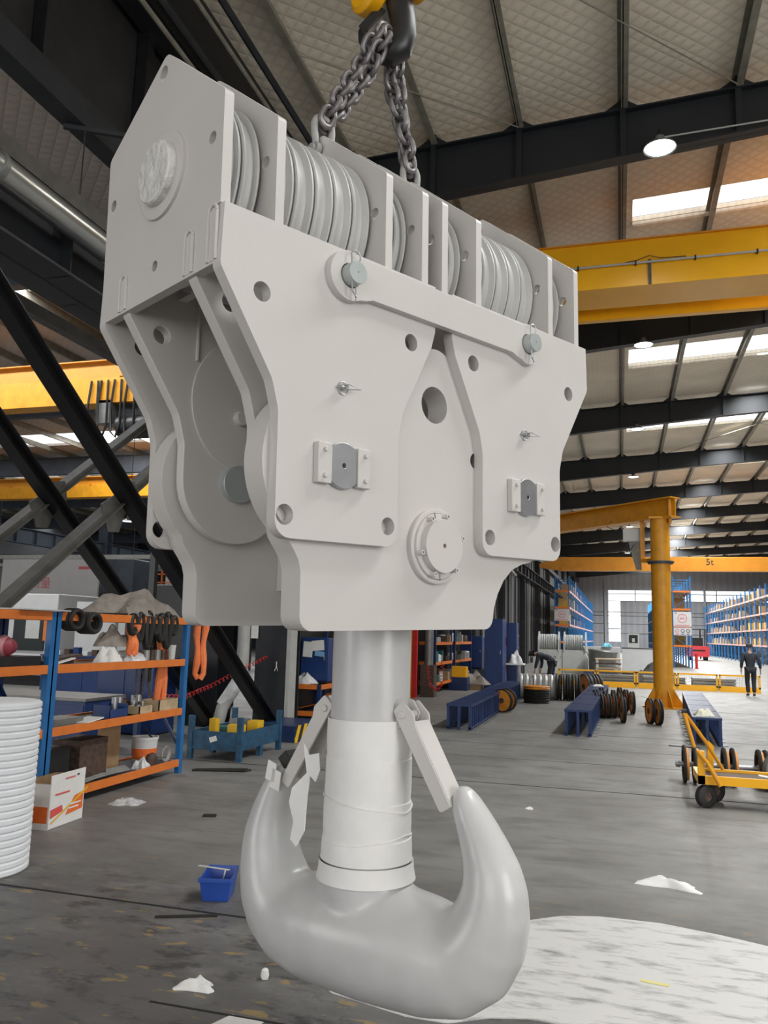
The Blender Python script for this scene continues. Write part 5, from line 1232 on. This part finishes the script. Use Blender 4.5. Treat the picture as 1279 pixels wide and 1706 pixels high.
# ---------------------------------------------------------------- the big shelf on the left
def big_bay(y0, y1, label):
    t = thing('storage_shelf', label, 'shelf', (-5.26, y0, 0)); L = y1 - y0; D = .62
    for yy in (0, L):
        for x in (0, -D): MB().rng(x - .06, x, yy - .04, yy + .04, 0, 1.9).build('post', M_POSTBLUE if x == 0 else M_BLUE, t)
        MB().bar((-.03, yy, .3), (-D - .03, yy, 1.2), .03, .03).build('cross_strut', M_BLUE, t)
    for z in (.17, .79, 1.39, 1.90):
        for x in (0, -D): MB().rng(x - .035, x + .0, .04, L - .04, z - .085, z).build('beam', M_ORANGE, t, bevel=.003)
        if z < 1.8: MB().rng(-D, -.035, .04, L - .04, z - .05, z - .02).build('shelf_board', M_DARKSTEEL, t)
    return t
big_bay(6.76, 9.26, 'blue and orange shelf crowded with tools, beside the foam roll')
big_bay(4.20, 6.70, 'nearest blue and orange shelf bay, mostly hidden by the white foam roll')
R6 = random.Random(12)
def junk(name, m, label, cat, x, yy, z, mbuild, group=None, rz=0.0):
    mb = MB(); mbuild(mb); return one(mb, name, m, label, cat, (x, yy, z), rz, group)
# top level (z 1.39)
junk('cloth_bundle', M_REDPLAID, 'red striped cloth bundle on the upper shelf, left of the blue post', 'cloth', -5.5, 6.15, 1.49, lambda b: b.lathe([(0, -.26), (.07, -.25), (.10, -.1), (.09, .05), (.11, .15), (.06, .26), (0, .27)], (0, 0, .07), (.1, 1, 0), 16))
junk('tool_tray', M_BLACKMETAL, 'dark flat tray under the striped cloth on the upper shelf', 'tray', -5.48, 6.15, 1.372, lambda b: b.rng(-.18, .18, -.45, .45, 0, .105))
junk('angle_offcut', M_BROWNISH, 'dark red steel offcut with white ends on the upper shelf', 'offcut', -5.5, 7.1, 1.372, lambda b: (b.bar((0, -.3, .03), (0, .3, .09), .14, .03), b.bar((-.05, -.3, .015), (-.05, .3, .045), .03, .08)))
junk('angle_offcut', M_PAPER, 'white strip lying before the dark red offcut', 'strip', -5.36, 7.02, 1.372, lambda b: b.bar((0, -.14, .02), (0, .14, .07), .05, .012))
cloth_lump('plastic_bag', 'white knotted carrier bag on the upper shelf', 'bag', (-5.42, 7.85, 1.372), .22, .26, .24, M_PAPER, 51)
cloth_lump('plastic_bag', 'clear bag of small yellow parts on the upper shelf, beside the knotted one', 'bag', (-5.42, 8.22, 1.372), .26, .34, .20, M_PLASTIC, 52)
for i in range(5): junk('paint_tin', M_ALU if i % 2 else M_BROWNISH, 'small %s tin at the end of the upper shelf, %s from the bag' % ('bright' if i % 2 else 'dark', order[i]), 'tin', -5.42, 8.46 + i * .12, 1.372, lambda b: b.cyl((0, 0, 0), (0, 0, .13), .042, seg=16))
junk('paint_tin', M_OFFWHITE, 'tall pale grey cup at the end of the upper shelf', 'cup', -5.33, 9.0, 1.372, lambda b: b.lathe([(0, 0), (.04, 0), (.052, .19), (.046, .19), (.036, .01), (0, .01)], (0, 0, 0), (0, 0, 1), 16))
# middle level (z .79)
junk('clipboard', M_PAPER, 'white clipboard lying on the middle shelf', 'clipboard', -5.36, 7.45, .80, lambda b: b.box((0, 0, 0), (.2, .32, .012), Matrix.Rotation(.1, 3, 'X')))
junk('tool_tray', M_GREYSHEET, 'grey tray beside the clipboard on the middle shelf', 'tray', -5.5, 7.2, .772, lambda b: b.rng(-.14, .14, -.2, .2, 0, .07))
def bin_mesh(b, sx, sy, h, t_=.006):
    b.rng(-sx / 2, sx / 2, -sy / 2, sy / 2, 0, t_)
    b.rng(-sx / 2, -sx / 2 + t_, -sy / 2, sy / 2, 0, h); b.rng(sx / 2 - t_, sx / 2, -sy / 2, sy / 2, 0, h * .7); b.rng(-sx / 2, sx / 2, -sy / 2, -sy / 2 + t_, 0, h); b.rng(-sx / 2, sx / 2, sy / 2 - t_, sy / 2, 0, h)
junk('parts_bin', M_CABBLUE, 'dark blue parts bin on the middle shelf, before the silver cups', 'bin', -5.42, 7.95, .772, lambda b: bin_mesh(b, .22, .34, .15))
for i in range(4): junk('steel_cup', M_STEEL, 'shiny steel cup standing on the middle shelf, %s of the four' % order[i], 'cup', -5.48, 8.1 + i * .09 + (.2 if i > 1 else 0), .772, lambda b: b.cyl((0, 0, 0), (0, 0, .21), .036, seg=16))
junk('machine_part', M_BROWNISH, 'cluster of dark turned parts at the rear of the middle shelf', 'parts', -5.58, 8.5, .772, lambda b: [b.cyl((0, -.2 + k * .12, 0), (0, -.2 + k * .12, .14 + .04 * (k % 2)), .045, seg=12) for k in range(4)])
def tray(b, sx, sy, h):
    t_ = .012; b.rng(-sx / 2, sx / 2, -sy / 2, sy / 2, 0, t_); b.rng(-sx / 2, -sx / 2 + t_, -sy / 2, sy / 2, 0, h); b.rng(sx / 2 - t_, sx / 2, -sy / 2, sy / 2, 0, h); b.rng(-sx / 2, sx / 2, -sy / 2, -sy / 2 + t_, 0, h); b.rng(-sx / 2, sx / 2, sy / 2 - t_, sy / 2, 0, h)
junk('wooden_box', M_WOOD, 'small pale wooden box full of parts on the middle shelf', 'box', -5.38, 8.46, .772, lambda b: tray(b, .18, .28, .10))
junk('wooden_box', M_WOOD, 'larger pale wooden box at the end of the middle shelf', 'box', -5.42, 8.95, .772, lambda b: tray(b, .26, .44, .14))
for k in range(7): junk('turned_part', M_ALU if k % 2 else M_BROWNISH, 'small turned metal part heaped in the smaller wooden box', 'part', -5.38 + R6.uniform(-.05, .05), 8.37 + k * .03, .785 + .03 * (k % 3), lambda b: b.cyl((0, 0, 0), (0, 0, .07), .022, seg=10), 'parts in the wooden box')
# bottom level (z .17)
t = thing('paint_bucket', 'white plastic bucket with an orange label and brush on the bottom shelf', 'bucket', (-5.48, 8.78, .152))
MB().lathe([(0, 0), (.125, 0), (.15, .30), (.158, .30), (.158, .33), (.145, .33), (.12, .01), (0, .01)], (0, 0, 0), (0, 0, 1), 28).build('pail', M_WHITE, t)
mb = MB(); mb.lathe([(.1335, .08), (.1455, .2)], (0, 0, 0), (0, 0, 1), 28); mb.v = [p if p[0] > -9 else p for p in mb.v]; mb.build('label', M_ORANGEPRINT, t)
MB().tube([(.12, -.05, .33), (.0, .05, .36), (-.1, .16, .4)], .012, 6).build('stick', M_RUBBER, t)
junk('carton', M_CARTON, 'upright brown cardboard sheet leaning at the rear of the bottom shelf', 'carton', -5.7, 8.35, .152, lambda b: b.rng(-.03, .03, -.16, .2, 0, .48))
junk('carton', M_BROWNISH, 'dark shrink wrapped box in the middle of the bottom shelf', 'box', -5.62, 7.75, .152, lambda b: b.rng(-.17, .17, -.24, .24, 0, .42))
junk('carton', M_BLACKMETAL, 'black box deep in the near half of the bottom shelf', 'box', -5.66, 7.15, .152, lambda b: b.rng(-.17, .17, -.25, .25, 0, .38))
cloth_lump('paper_wad', 'white crumpled paper on the edge of the bottom shelf', 'paper', (-5.36, 8.55, .152), .14, .22, .14, M_PLASTIC, 61)
for k in range(5): junk('cable_coil', M_GREYSHEET, 'loose grey cable lying along the bottom shelf, %s from the front' % order[k], 'cable', -5.34 - k * .05, 7.85 + k * .05, .165, lambda b: b.tube([(0, -.5, 0), (.02 * math.sin(k), -.2, .02), (-.03, .1, .015), (.02, .4, .02)], .012, 6))
junk('cable_coil', M_ALU, 'shiny coiled strap beside the white bucket', 'coil', -5.36, 9.05, .152, lambda b: [b.tube([(.0 + .008 * j, (.07 + .012 * j) * math.cos(2 * PI * k / 20), .10 + (.07 + .01 * j) * math.sin(2 * PI * k / 20)) for k in range(20)], .008, 6, closed=True) for j in range(3)])
junk('rusty_cup', M_BROWNISH, 'rusty brown round lump on the bottom shelf before the bucket', 'lump', -5.36, 8.74, .152, lambda b: b.lathe([(0, 0), (.06, .01), (.08, .08), (.06, .14), (0, .16)], (0, 0, 0), (0, 0, 1), 16))
# hung and heaped on the top beam
for i, (yy, n_, z) in enumerate(((6.98, 4, 1.83), (7.22, 5, 1.80))):
    junk('sling_bundle', M_RUBBER, 'black rolled sling bundle on the top beam right beside the blue post, %s one' % ('first' if i == 0 else 'second'), 'sling', -5.30, yy, z, lambda b: [b.tube([(.05 + j * .035 - .08, .10 * math.cos(2 * PI * k / 18), .09 * math.sin(2 * PI * k / 18)) for k in range(18)], .026, 8, closed=True) for j in range(n_)])
for i, yy in enumerate((8.05, 8.18, 8.36, 8.50, 8.64, 8.78, 8.92)):
    junk('sling_bundle', M_RUBBER, 'black sling looped over the top beam of the shelf, %s from the tarpaulin strap' % order[i], 'sling', -5.28, yy, 1.80, lambda b: [b.tube([(.02 + j * .02 - .03, .055 * math.cos(2 * PI * k / 16), (.10 + .05 * (i % 3)) * math.sin(2 * PI * k / 16) - (.03 * (i % 3))) for k in range(16)], .03, 7, closed=True) for j in range(2)])
for i, yy in enumerate((8.45, 8.6, 8.75)):
    junk('hanging_chain', M_BROWNISH, 'dark chain hanging inside the shelf, %s of three' % order[i], 'chain', -5.45, yy, .95, lambda b: [b.tube([(.012 * math.cos(2 * PI * k / 8) * (j % 2), .012 * math.cos(2 * PI * k / 8) * ((j + 1) % 2), j * .03 + .02 * math.sin(2 * PI * k / 8)) for k in range(8)], .004, 4, closed=True) for j in range(28)])
for i in range(7):
    junk('steel_rod', M_BLACKMETAL, 'thin black rod lying across the top beams of the shelf, %s from the blue post' % order[i], 'rod', -5.5, 7.75 + i * .17, 1.91, lambda b: b.cyl((-.25, .12, 0), (.27, -.06, 0), .009, seg=6))
cloth_lump('tarpaulin', 'dusty brown tarpaulin heaped over the top of the shelf', 'tarpaulin', (-5.62, 8.55, 1.90), .62, 1.3, .34, M_TARP, 71)
cloth_lump('tarpaulin', 'corner of grey cloth hanging down below the top beam', 'cloth', (-5.5, 8.0, 1.55), .3, .4, .28, M_TARP, 72)
one(MB().rng(-.3, .3, -.35, .3, 0, .012), 'board', M_OFFWHITE, 'thin pale board resting on top of the blue post', 'board', (-5.5, 6.55, 1.905))

# foam roll and cartons in the corner
mb = MB(); P = []
for i in range(24):
    z = i * .05; P += [(.338, z), (.352, z + .012), (.352, z + .038), (.338, z + .05)]
mb.lathe([(.0, 0)] + P + [(.30, 1.205), (0, 1.19)], (0, 0, 0), (0, 0, 1), 48)
t = thing('foam_roll', 'big white ribbed roll of packing foam standing on the floor at the picture edge', 'foam roll', (-4.53, 5.14, 0)); mb.build('roll', M_FOAMROLL, t)
def print_box(label, loc, rz, sx, sy, h, flap=True):
    t = thing('printed_carton', label, 'carton', loc, rz)
    mb = MB(); q = .006
    mb.rng(-sx / 2, sx / 2, -sy / 2, sy / 2, 0, q); mb.rng(-sx / 2, -sx / 2 + q, -sy / 2, sy / 2, 0, h * .86); mb.rng(-sx / 2, sx / 2, -sy / 2, -sy / 2 + q, 0, h * .86); mb.rng(-sx / 2, sx / 2, sy / 2 - q, sy / 2, 0, h * .86)
    mb.build('body', M_CARTON, t)
    MB().rng(sx / 2 - q, sx / 2, -sy / 2, sy / 2, 0, h).build('printed_side', M_PAPER, t)
    MB().rng(-sx / 2, sx / 2, -sy / 2 - .003, -sy / 2, 0, h * .84).build('printed_end', M_PAPER, t)
    X = sx / 2 + .002; fx = lambda p, d: (X + d, p[0], p[1])
    MB().prism([(-.02, h * .18), (sy * .46, h * .22), (sy * .46, h * .55), (sy * .2, h * .5)], 0, .001, fx).build('orange_print', M_ORANGEPRINT, t)
    MB().prism([(-sy * .47, h * .2), (-sy * .12, h * .28), (-sy * .15, h * .40), (-sy * .47, h * .36)], 0, .001, fx).build('dark_red_print', M_REDTEXT, t)
    MB().prism([(-sy * .45, h * .12), (-sy * .42, h * .10), (sy * .60, h * .58), (sy * .58, h * .62)], .001, .002, fx).build('yellow_tool_print', M_HAZYEL, t)
    for z, a, b, m in ((.62, -.36, .04, M_REDTEXT), (.88, -.1, .18, M_PINKTEXT), (.90, .24, .30, M_BLACKTEXT), (.36, .08, .40, M_PAPER), (.29, .05, .34, M_PAPER)):
        MB().rng(X + .001, X + .003, a * sy, b * sy, h * z - .006, h * z + .008).build('print_line', m, t)
    MB().prism([(-sx * .45, h * .12), (sx * .45, h * .12), (sx * .45, h * .42), (-sx * .45, h * .42)], 0, .001, lambda p, d: (p[0], -sy / 2 - .004 + d, p[1])).build('orange_print', M_ORANGEPRINT, t)
    MB().cyl((-.02, -sy / 2 - .006, h * .58), (-.02, -sy / 2 - .003, h * .58), .014, seg=12).build('round_print', mat('maroon_print', (.2, .02, .08), .6), t)
    return t
print_box('open carton printed white and orange, in front of the shelf foot beside the foam roll', (-4.98, 6.52, 0), 0.06, .30, .52, .46)
print_box('second white and orange carton tucked behind the foam roll', (-5.02, 5.96, 0), .06, .26, .30, .36)

# ---------------------------------------------------------------- yellow cart with its axle of pulleys
t = thing('hand_cart', 'yellow hand cart with an A-shaped drawbar, standing on the open floor', 'cart', (0, 9.7, 0))
MB().rng(.78, 2.6, 0, .05, .25, .34).build('front_rail', M_YELLOW, t); MB().rng(.80, 2.6, .62, .67, .26, .33).build('rear_rail', M_YELLOW, t)
MB().rng(.78, .84, 0, .67, .25, .34).build('end_rail', M_YELLOW, t); MB().rng(.8, 2.6, .03, .65, .29, .305).build('deck', M_BROWNISH, t)
MB().rng(.78, .855, .0, .05, .25, .60).build('corner_post', M_YELLOW, t, bevel=.003); MB().prism([(.92, .34), (.99, .34), (1.0, .60), (.94, .66)], .50, .62, lambda p, d: (p[0], d, p[1])).build('corner_post', M_YELLOW, t)
MB().tube([(.66, .15, 1.0), (.76, .12, .62)], .022, 10).build('drawbar_leg', M_YELLOW2, t); MB().tube([(.66, .15, 1.0), (.90, .35, .66), (1.08, .45, .36)], .02, 10).build('drawbar_leg', M_YELLOW2, t)
MB().tube([(.78, .0, .60), (.88, -.03, .48), (1.0, -.06, .25)], [.022, .020, .026], 10).build('drawbar_brace', M_YELLOW2, t); MB().cyl((.64, .15, 1.0), (.69, .15, 1.0), .026, seg=12).build('drawbar_eye', M_BLACKMETAL, t)
for x, yy in ((.86, .06), (.99, .46), (2.45, .06), (2.45, .56)):
    w_ = MB().lathe([(.05, -.045), (.095, -.045), (.118, -.03), (.12, 0), (.118, .03), (.095, .045), (.05, .045)], (x, yy, .12), (.55, -.84, 0), 28, closed=True).build('wheel', M_RUBBER, t)
    MB().lathe([(0, -.03), (.055, -.035), (.055, .035), (0, .03)], (x, yy, .12), (.55, -.84, 0), 16).build('wheel_disc', M_BROWNISH, w_); MB().rng(x - .03, x + .03, yy - .03, yy + .03, .2, .26).build('castor_fork', M_BLACKMETAL, w_)
t = thing('pulley_axle', 'steel axle carrying orange and black pulleys, lying beyond the yellow cart', 'pulley axle', (.70, 11.3, .205))
MB().cyl((-.06, 0, .03), (1.6, 0, .03), .03, seg=16).build('shaft', M_STEEL, t); 
for x in (-.05, .26, .3, .62, .9, 1.02): MB().cyl((x, 0, .03), (x + .05, 0, .03), .045, seg=16).build('collar', M_STEEL, t)
for x in (.05, .17, .52, .62, .92, 1.0):
    d = MB().lathe([(.045, -.012), (.20, -.014), (.20, .014), (.045, .012)], (x + .035, 0, .03), (1, 0, 0), 32, closed=True).build('pulley_disc', M_PULLEY, t)
    MB().lathe([(.17, -.018), (.225, -.020), (.235, 0), (.225, .020), (.17, .018)], (x, 0, .03), (1, 0, 0), 32, closed=True).build('pulley_rim', M_RUBBER, d)
t = thing('cart_wheel', 'grey spoked wheel with rubber tyre leaning against the axle of pulleys', 'wheel', (1.86, 11.1, .255), .35)
MB().lathe([(.17, -.05), (.235, -.05), (.25, -.02), (.25, .02), (.235, .05), (.17, .05)], (0, 0, 0), (0, 1, 0), 36, closed=True).build('tyre', M_GREYSHEET, t)
mb = MB(); mb.lathe([(.14, -.04), (.175, -.045), (.175, .045), (.14, .04)], (0, 0, 0), (0, 1, 0), 36, closed=True); mb.lathe([(0, -.05), (.05, -.05), (.05, .05), (0, .05)], (0, 0, 0), (0, 1, 0), 20)
for k in range(5): a = 2 * PI * k / 5; mb.bar((.03 * math.cos(a), 0, .03 * math.sin(a)), (.155 * math.cos(a), 0, .155 * math.sin(a)), .03, .045, up=(0, 1, 0))
mb.build('spoked_rim', M_OFFWHITE, t)
one(MB().box((0, 0, 0), (.30, .10, .006), Matrix.Rotation(.1, 3, 'Y')), 'paper_sheet', M_PAPER, 'white paper strip lying on the deck of the yellow cart', 'paper', (1.55, 9.82, .352))
one(MB().rng(-.25, .25, -.02, .02, 0, .012), 'rubber_strip', M_RUBBER, 'dark strip on the floor before the trestle row behind the cart', 'strip', (1.0, 15.0, 0), -.25)

# ---------------------------------------------------------------- left bay
t = thing('machine_tool', 'white machine tool with a dark double window seen through the shelf', 'machine', (-17.0, 20, 0))
MB().rng(-2.4, 1.35, 0, 2.2, .3, 2.65).build('cabinet', M_WHITE, t, bevel=.03); MB().rng(-2.2, 1.2, .1, 2.1, 0, .3).build('base', M_BLACKMETAL, t)
MB().rng(-.75, 1.0, -.05, 0, 1.0, 2.1).build('window_frame', M_GLASSDARK, t, bevel=.01); MB().rng(-.85, -.72, -.06, 0, 1.3, 2.05).build('door_edge', M_ORANGE, t); MB().rng(.97, 1.1, -.06, 0, 1.3, 2.05).build('door_edge', M_ORANGE, t)
for x in (-.55, .35): MB().rng(x, x + .48, -.06, -.05, 1.35, 2.0).build('window_pane', M_OFFWHITE, t, bevel=.004)
MB().rng(-.85, 1.1, -.07, 0, .78, .85).build('ledge', M_STEEL, t)
t = thing('notice_wall', 'large white board with faded red characters behind the brown brace', 'board', (-18.7, 23.6, 1.8)); MB().rng(-2.2, 1.75, 0, .08, 0, 2.2).build('panel', M_WHITE, t)
text_mesh('质量', .42, M_PINKTEXT, t, (-.55, -.01, 1.35), (PI / 2, 0, 0), 'red_characters'); MB().rng(.95, 1.4, -.012, 0, 1.85, 1.95).build('small_print', M_PINKTEXT, t); text_mesh('安', .28, M_PINKTEXT, t, (1.2, -.01, .45), (PI / 2, 0, 0), 'red_characters')
t = thing('office_partition', 'pale partition wall with a grey door, seen over the middle of the shelf', 'partition', (-13.6, 20.4, 0))
MB().rng(-1.7, -.35, 0, .1, .0, 2.45).build('panel', M_WHITE, t); MB().rng(-.28, .62, 0, .06, 0, 2.4).build('door', M_OFFWHITE, t); MB().rng(-.28, .62, -.01, 0, 0, 1.0).build('door_base', M_CABBLUE, t); MB().rng(-.02, .22, -.02, 0, 1.3, 2.1).build('door_window', M_GREYBLUE, t); MB().rng(.7, 1.6, 0, .1, 0, 2.45).build('panel', M_WHITE, t)
for x in (-.32, .66): MB().rng(x - .04, x + .04, -.04, .1, 0, 2.5).build('frame_post', M_GREYSHEET, t)
t = thing('machine_column', 'thick dark blue machine column rising behind the brown brace', 'machine', (-16.9, 24.6, 0)); MB().rng(-.75, .65, 0, 1.2, 0, 4.1).build('column', M_GREYBLUE, t, bevel=.03); MB().rng(-.95, .9, -.3, 0, .5, 2.9).build('head', M_DARKSTEEL, t, bevel=.05)
def blue_bench(label, loc, sx, sy, h, top=M_GREYSHEET):
    t = thing('tool_bench', label, 'bench', loc); MB().rng(-sx / 2, sx / 2, -sy / 2, sy / 2, .02, h).build('body', M_CABBLUE, t, bevel=.01); MB().rng(-sx / 2 - .03, sx / 2 + .03, -sy / 2 - .03, sy / 2 + .03, h, h + .04).build('top', top, t)
    for k in range(2): MB().rng(-sx / 2 + .05 + k * sx / 2, -.02 + k * sx / 2, -sy / 2 - .012, -sy / 2, .08, h - .06).build('drawer', M_CABBLUE, t)
blue_bench('low blue bench with a grey top right behind the shelf, left of the taller one', (-8.4, 10.4, 0), 2.4, .9, .72)
blue_bench('tall blue cabinet bench behind the shelf, between low bench and dark column', (-7.97, 12.4, 0), 1.1, .7, 1.22, M_CABBLUE)
blue_bench('blue bench covered in small parts in front of the pale partition', (-13.3, 18.6, 0), 2.6, .8, .95, M_CABBLUE)
for k in range(8): one(MB().rng(-.08, .08, -.08, .08, 0, .1 + .05 * (k % 3)), 'stored_part', (M_PAPER, M_BROWNISH, M_CABBLUE)[k % 3], 'small part lying on the blue bench before the pale partition', 'part', (-14.3 + k * .28, 18.5, .99), 0, 'parts on the bench')
t = thing('machine_platform', 'orange railed machine platform high in the left bay', 'platform', (-18.6, 30, 0))
MB().rng(-2.6, 3.0, 0, 3, 0, 3.3).build('plinth', M_DARKSTEEL, t)
for k in range(9): MB().rng(-2.5 + k * .65, -2.44 + k * .65, 0, .06, 3.3, 4.35).build('rail_post', M_ORANGE, t)
for z in (3.6, 3.95, 4.3): MB().rng(-2.5, 2.9, 0, .05, z, z + .05).build('rail', M_ORANGE, t)
MB().rng(.2, 1.0, .2, .9, 3.3, 4.75).build('control_cabinet', M_WHITE, t); MB().rng(.45, .75, .18, .2, 4.0, 4.45).build('cabinet_window', M_GLASSDARK, t); MB().rng(1.2, 2.9, .4, 1.2, 4.45, 4.75).build('beam', M_ORANGECRANE, t)
MB().rng(-2.4, -1.2, .3, .9, 3.3, 3.5).build('workpiece', M_REDFORK, t); MB().rng(-.6, .1, .3, .9, 3.3, 3.45).build('workpiece', M_PINKTEXT, t)
t = thing('signal_light', 'thin white stand with a yellow light in front of the railed platform', 'signal light', (-17.0, 29.4, 0)); MB().cyl((0, 0, 0), (0, 0, 3.4), .09, seg=10).build('stand', M_WHITE, t); MB().cyl((0, 0, 3.4), (0, 0, 3.58), .11, seg=12).build('light', M_HAZYEL, t)
t = thing('machine_cover', 'big black machine cover standing beside the rear dark brace', 'machine', (-9.55, 16.5, 0)); MB().rng(-.75, .9, 0, 1.0, 0, 2.75).build('cover', M_BLACKMETAL, t, bevel=.03)
t = thing('machine_tool', 'distant grey machine with white and yellow panels behind the notice wall', 'machine', (-24, 38, 0)); MB().rng(-4, 4, 0, 3, 0, 3.0).build('body', M_OFFWHITE, t); MB().rng(-1, 3, -.05, 0, 3.0, 3.5).build('yellow_panel', M_HAZYEL, t); MB().rng(-4, 4, -.04, 0, 1.6, 1.9).build('red_band', M_REDFORK, t)
t = thing('cable_tray', 'pale cable tray crossing the left bay above the machines', 'cable tray', (-20, 26, 3.95)); MB().rng(-9, 6, 0, .3, 0, .12).build('tray', M_PIPEGREY, t); MB().rng(-9, 6, .6, .75, .35, .5).build('conduit', M_PIPEGREY, t)
for x in (-8, -3.5, 1, 5.5): MB().rng(x - .05, x + .05, .1, .2, -3.95, 0).build('support', M_GREYSHEET, t)

# ---------------------------------------------------------------- on the floor round the hook
pts = [(-.63, 5.46), (-.4, 5.65), (-.16, 5.73), (.21, 5.74), (.56, 5.65), (.85, 5.54), (1.3, 5.2), (1.2, 4.6), (.64, 4.3), (.1, 4.12), (-.45, 4.15), (-.62, 4.10), (-.80, 3.98), (-1.0, 3.98), (-1.42, 4.10), (-1.50, 4.22), (-1.25, 4.45), (-.95, 4.9), (-.8, 5.25)]
def sheet_mat():
    m = mat('scuffed_white_foil', (.66, .65, .63), .5, 0, .05, 3); nt = m.node_tree; b = nt.nodes['Principled BSDF']
    tc = nt.nodes.new('ShaderNodeTexCoord'); mp = nt.nodes.new('ShaderNodeMapping'); mp.inputs['Scale'].default_value = (2.2, 7, 1); nt.links.new(tc.outputs['Object'], mp.inputs[0])
    n = nt.nodes.new('ShaderNodeTexNoise'); n.inputs['Scale'].default_value = 1.5; n.inputs['Detail'].default_value = 7; n.inputs['Roughness'].default_value = .65; nt.links.new(mp.outputs[0], n.inputs['Vector'])
    r = nt.nodes.new('ShaderNodeMapRange'); r.inputs['From Min'].default_value = .50; r.inputs['From Max'].default_value = .72; nt.links.new(n.outputs['Fac'], r.inputs['Value'])
    mx = nt.nodes.new('ShaderNodeMix'); mx.data_type = 'RGBA'; nt.links.new(r.outputs[0], mx.inputs['Factor']); mx.inputs[6].default_value = (.66, .65, .63, 1); mx.inputs[7].default_value = (.20, .20, .195, 1)
    nt.links.new(mx.outputs[2], b.inputs['Base Color']); return m
mb = MB(); mb.prism(rounded(pts, .06, 3), 0, .006, lambda p, d: (p[0], p[1], d)); one(mb, 'floor_sheet', sheet_mat(), 'large scuffed white sheet spread on the floor beneath the hook', 'sheet', (0, 0, .0005))
mb = MB(); mb.prism([(-.07, -.012), (.07, -.02), (.075, .012), (-.07, .02)], 0, .002, lambda p, d: (p[0], p[1], d)); one(mb, 'tape_strip', M_TAPEY, 'short pale yellow tape strip lying on the white floor sheet', 'tape', (.14, 4.77, .0075), -.12)
mb = MB(); mb.prism([(-.1, -.06), (.1, -.08), (.12, .05), (-.05, .07)], 0, .002, lambda p, d: (p[0], p[1], d)); one(mb, 'paper_sheet', M_PAPER, 'white paper corner on the floor at the bottom edge', 'paper', (-1.72, 3.66, 0))
t = thing('parts_bin', 'small blue plastic bin on the floor with a steel rule laid across it', 'bin', (-2.62, 5.22, 0), .25)
def open_bin(mb, bx, by, tx, ty, h, t_=.007):
    lo = [(-bx, -by), (bx, -by), (bx, by), (-bx, by)]; hi = [(-tx, -ty), (tx, -ty), (tx, ty), (-tx, ty)]
    H = [h * .92, h * .92, h * 1.05, h * 1.05]
    V = [(x, y, 0) for x, y in lo] + [(x, y, H[i]) for i, (x, y) in enumerate(hi)] + [(x * (1 - t_ / bx), y * (1 - t_ / by), t_) for x, y in lo] + [(x * (1 - t_ / tx), y * (1 - t_ / ty), H[i]) for i, (x, y) in enumerate(hi)]
    F = [(3, 2, 1, 0), (8, 9, 10, 11)]
    for i in range(4): j = (i + 1) % 4; F += [(i, j, j + 4, i + 4), (j + 8, i + 8, i + 12, j + 12), (i + 4, j + 4, j + 12, i + 12)]
    mb.add(V, F)
mb = MB(); open_bin(mb, .085, .10, .105, .13, .16); mb.build('tub', M_BINBLUE, t, bevel=.003); mb = MB(); mb.rng(-.112, .112, -.137, -.118, .125, .15); mb.build('front_lip', M_BINBLUE, t, bevel=.003)
one(MB().box((0, 0, 0), (.26, .02, .004), Matrix.Rotation(-.04, 3, 'Y') @ Matrix.Rotation(-.2, 3, 'Z')), 'steel_rule', M_OFFWHITE, 'white steel rule lying across the small blue bin', 'rule', (-2.68, 5.25, .172), 0)
one(MB().cyl((0, 0, .01), (.02, .05, .17), .006, seg=6), 'scriber', M_STEEL, 'thin metal scriber standing in the small blue bin', 'tool', (-2.62, 5.22, 0))
one(MB().rng(-.19, .19, -.012, .012, 0, .012), 'flat_bar', M_RUBBER, 'dark flat bar with two holes lying on the floor below the blue bin', 'bar', (-2.62, 4.80, 0), .42)
cloth_lump('tissue', 'crumpled white tissue on the floor near the bottom edge', 'tissue', (-2.07, 3.93, 0), .17, .10, .06, M_PAPER, 81, .1, n=16)
one(MB().lathe([(0, 0), (.018, .002), (.022, .02), (.017, .045), (.008, .052), (0, .053)], (0, 0, 0), (0, 0, 1), 16), 'bottle_stopper', M_PAPER, 'small white plastic cap on the floor below the hook', 'cap', (-1.79, 4.14, 0))
cloth_lump('tissue', 'torn white paper scrap on the open floor beyond the white sheet', 'paper scrap', (.30, 6.62, 0), .40, .16, .07, M_PAPER, 83, -.2, n=16)
cloth_lump('tissue', 'tiny pale scrap on the floor between hook and cart', 'paper scrap', (-.95, 8.9, 0), .07, .06, .03, M_PAPER, 84)
cloth_lump('plastic_bag', 'clear plastic scrap lying in front of the shelf foot', 'plastic scrap', (-4.85, 7.5, 0), .3, .25, .06, M_PLASTIC, 85)
one(MB().rng(-.06, .06, -.03, .03, 0, .02), 'rubber_pad', M_RUBBER, 'small dark pad on the floor in front of the shelf', 'pad', (-3.8, 7.3, 0), .3)
one(MB().rng(-.2, .2, -.12, .12, 0, .002), 'paper_sheet', M_PAPER, 'white sheet lying on the far floor at the picture edge', 'paper', (3.75, 22.9, 0), .3)
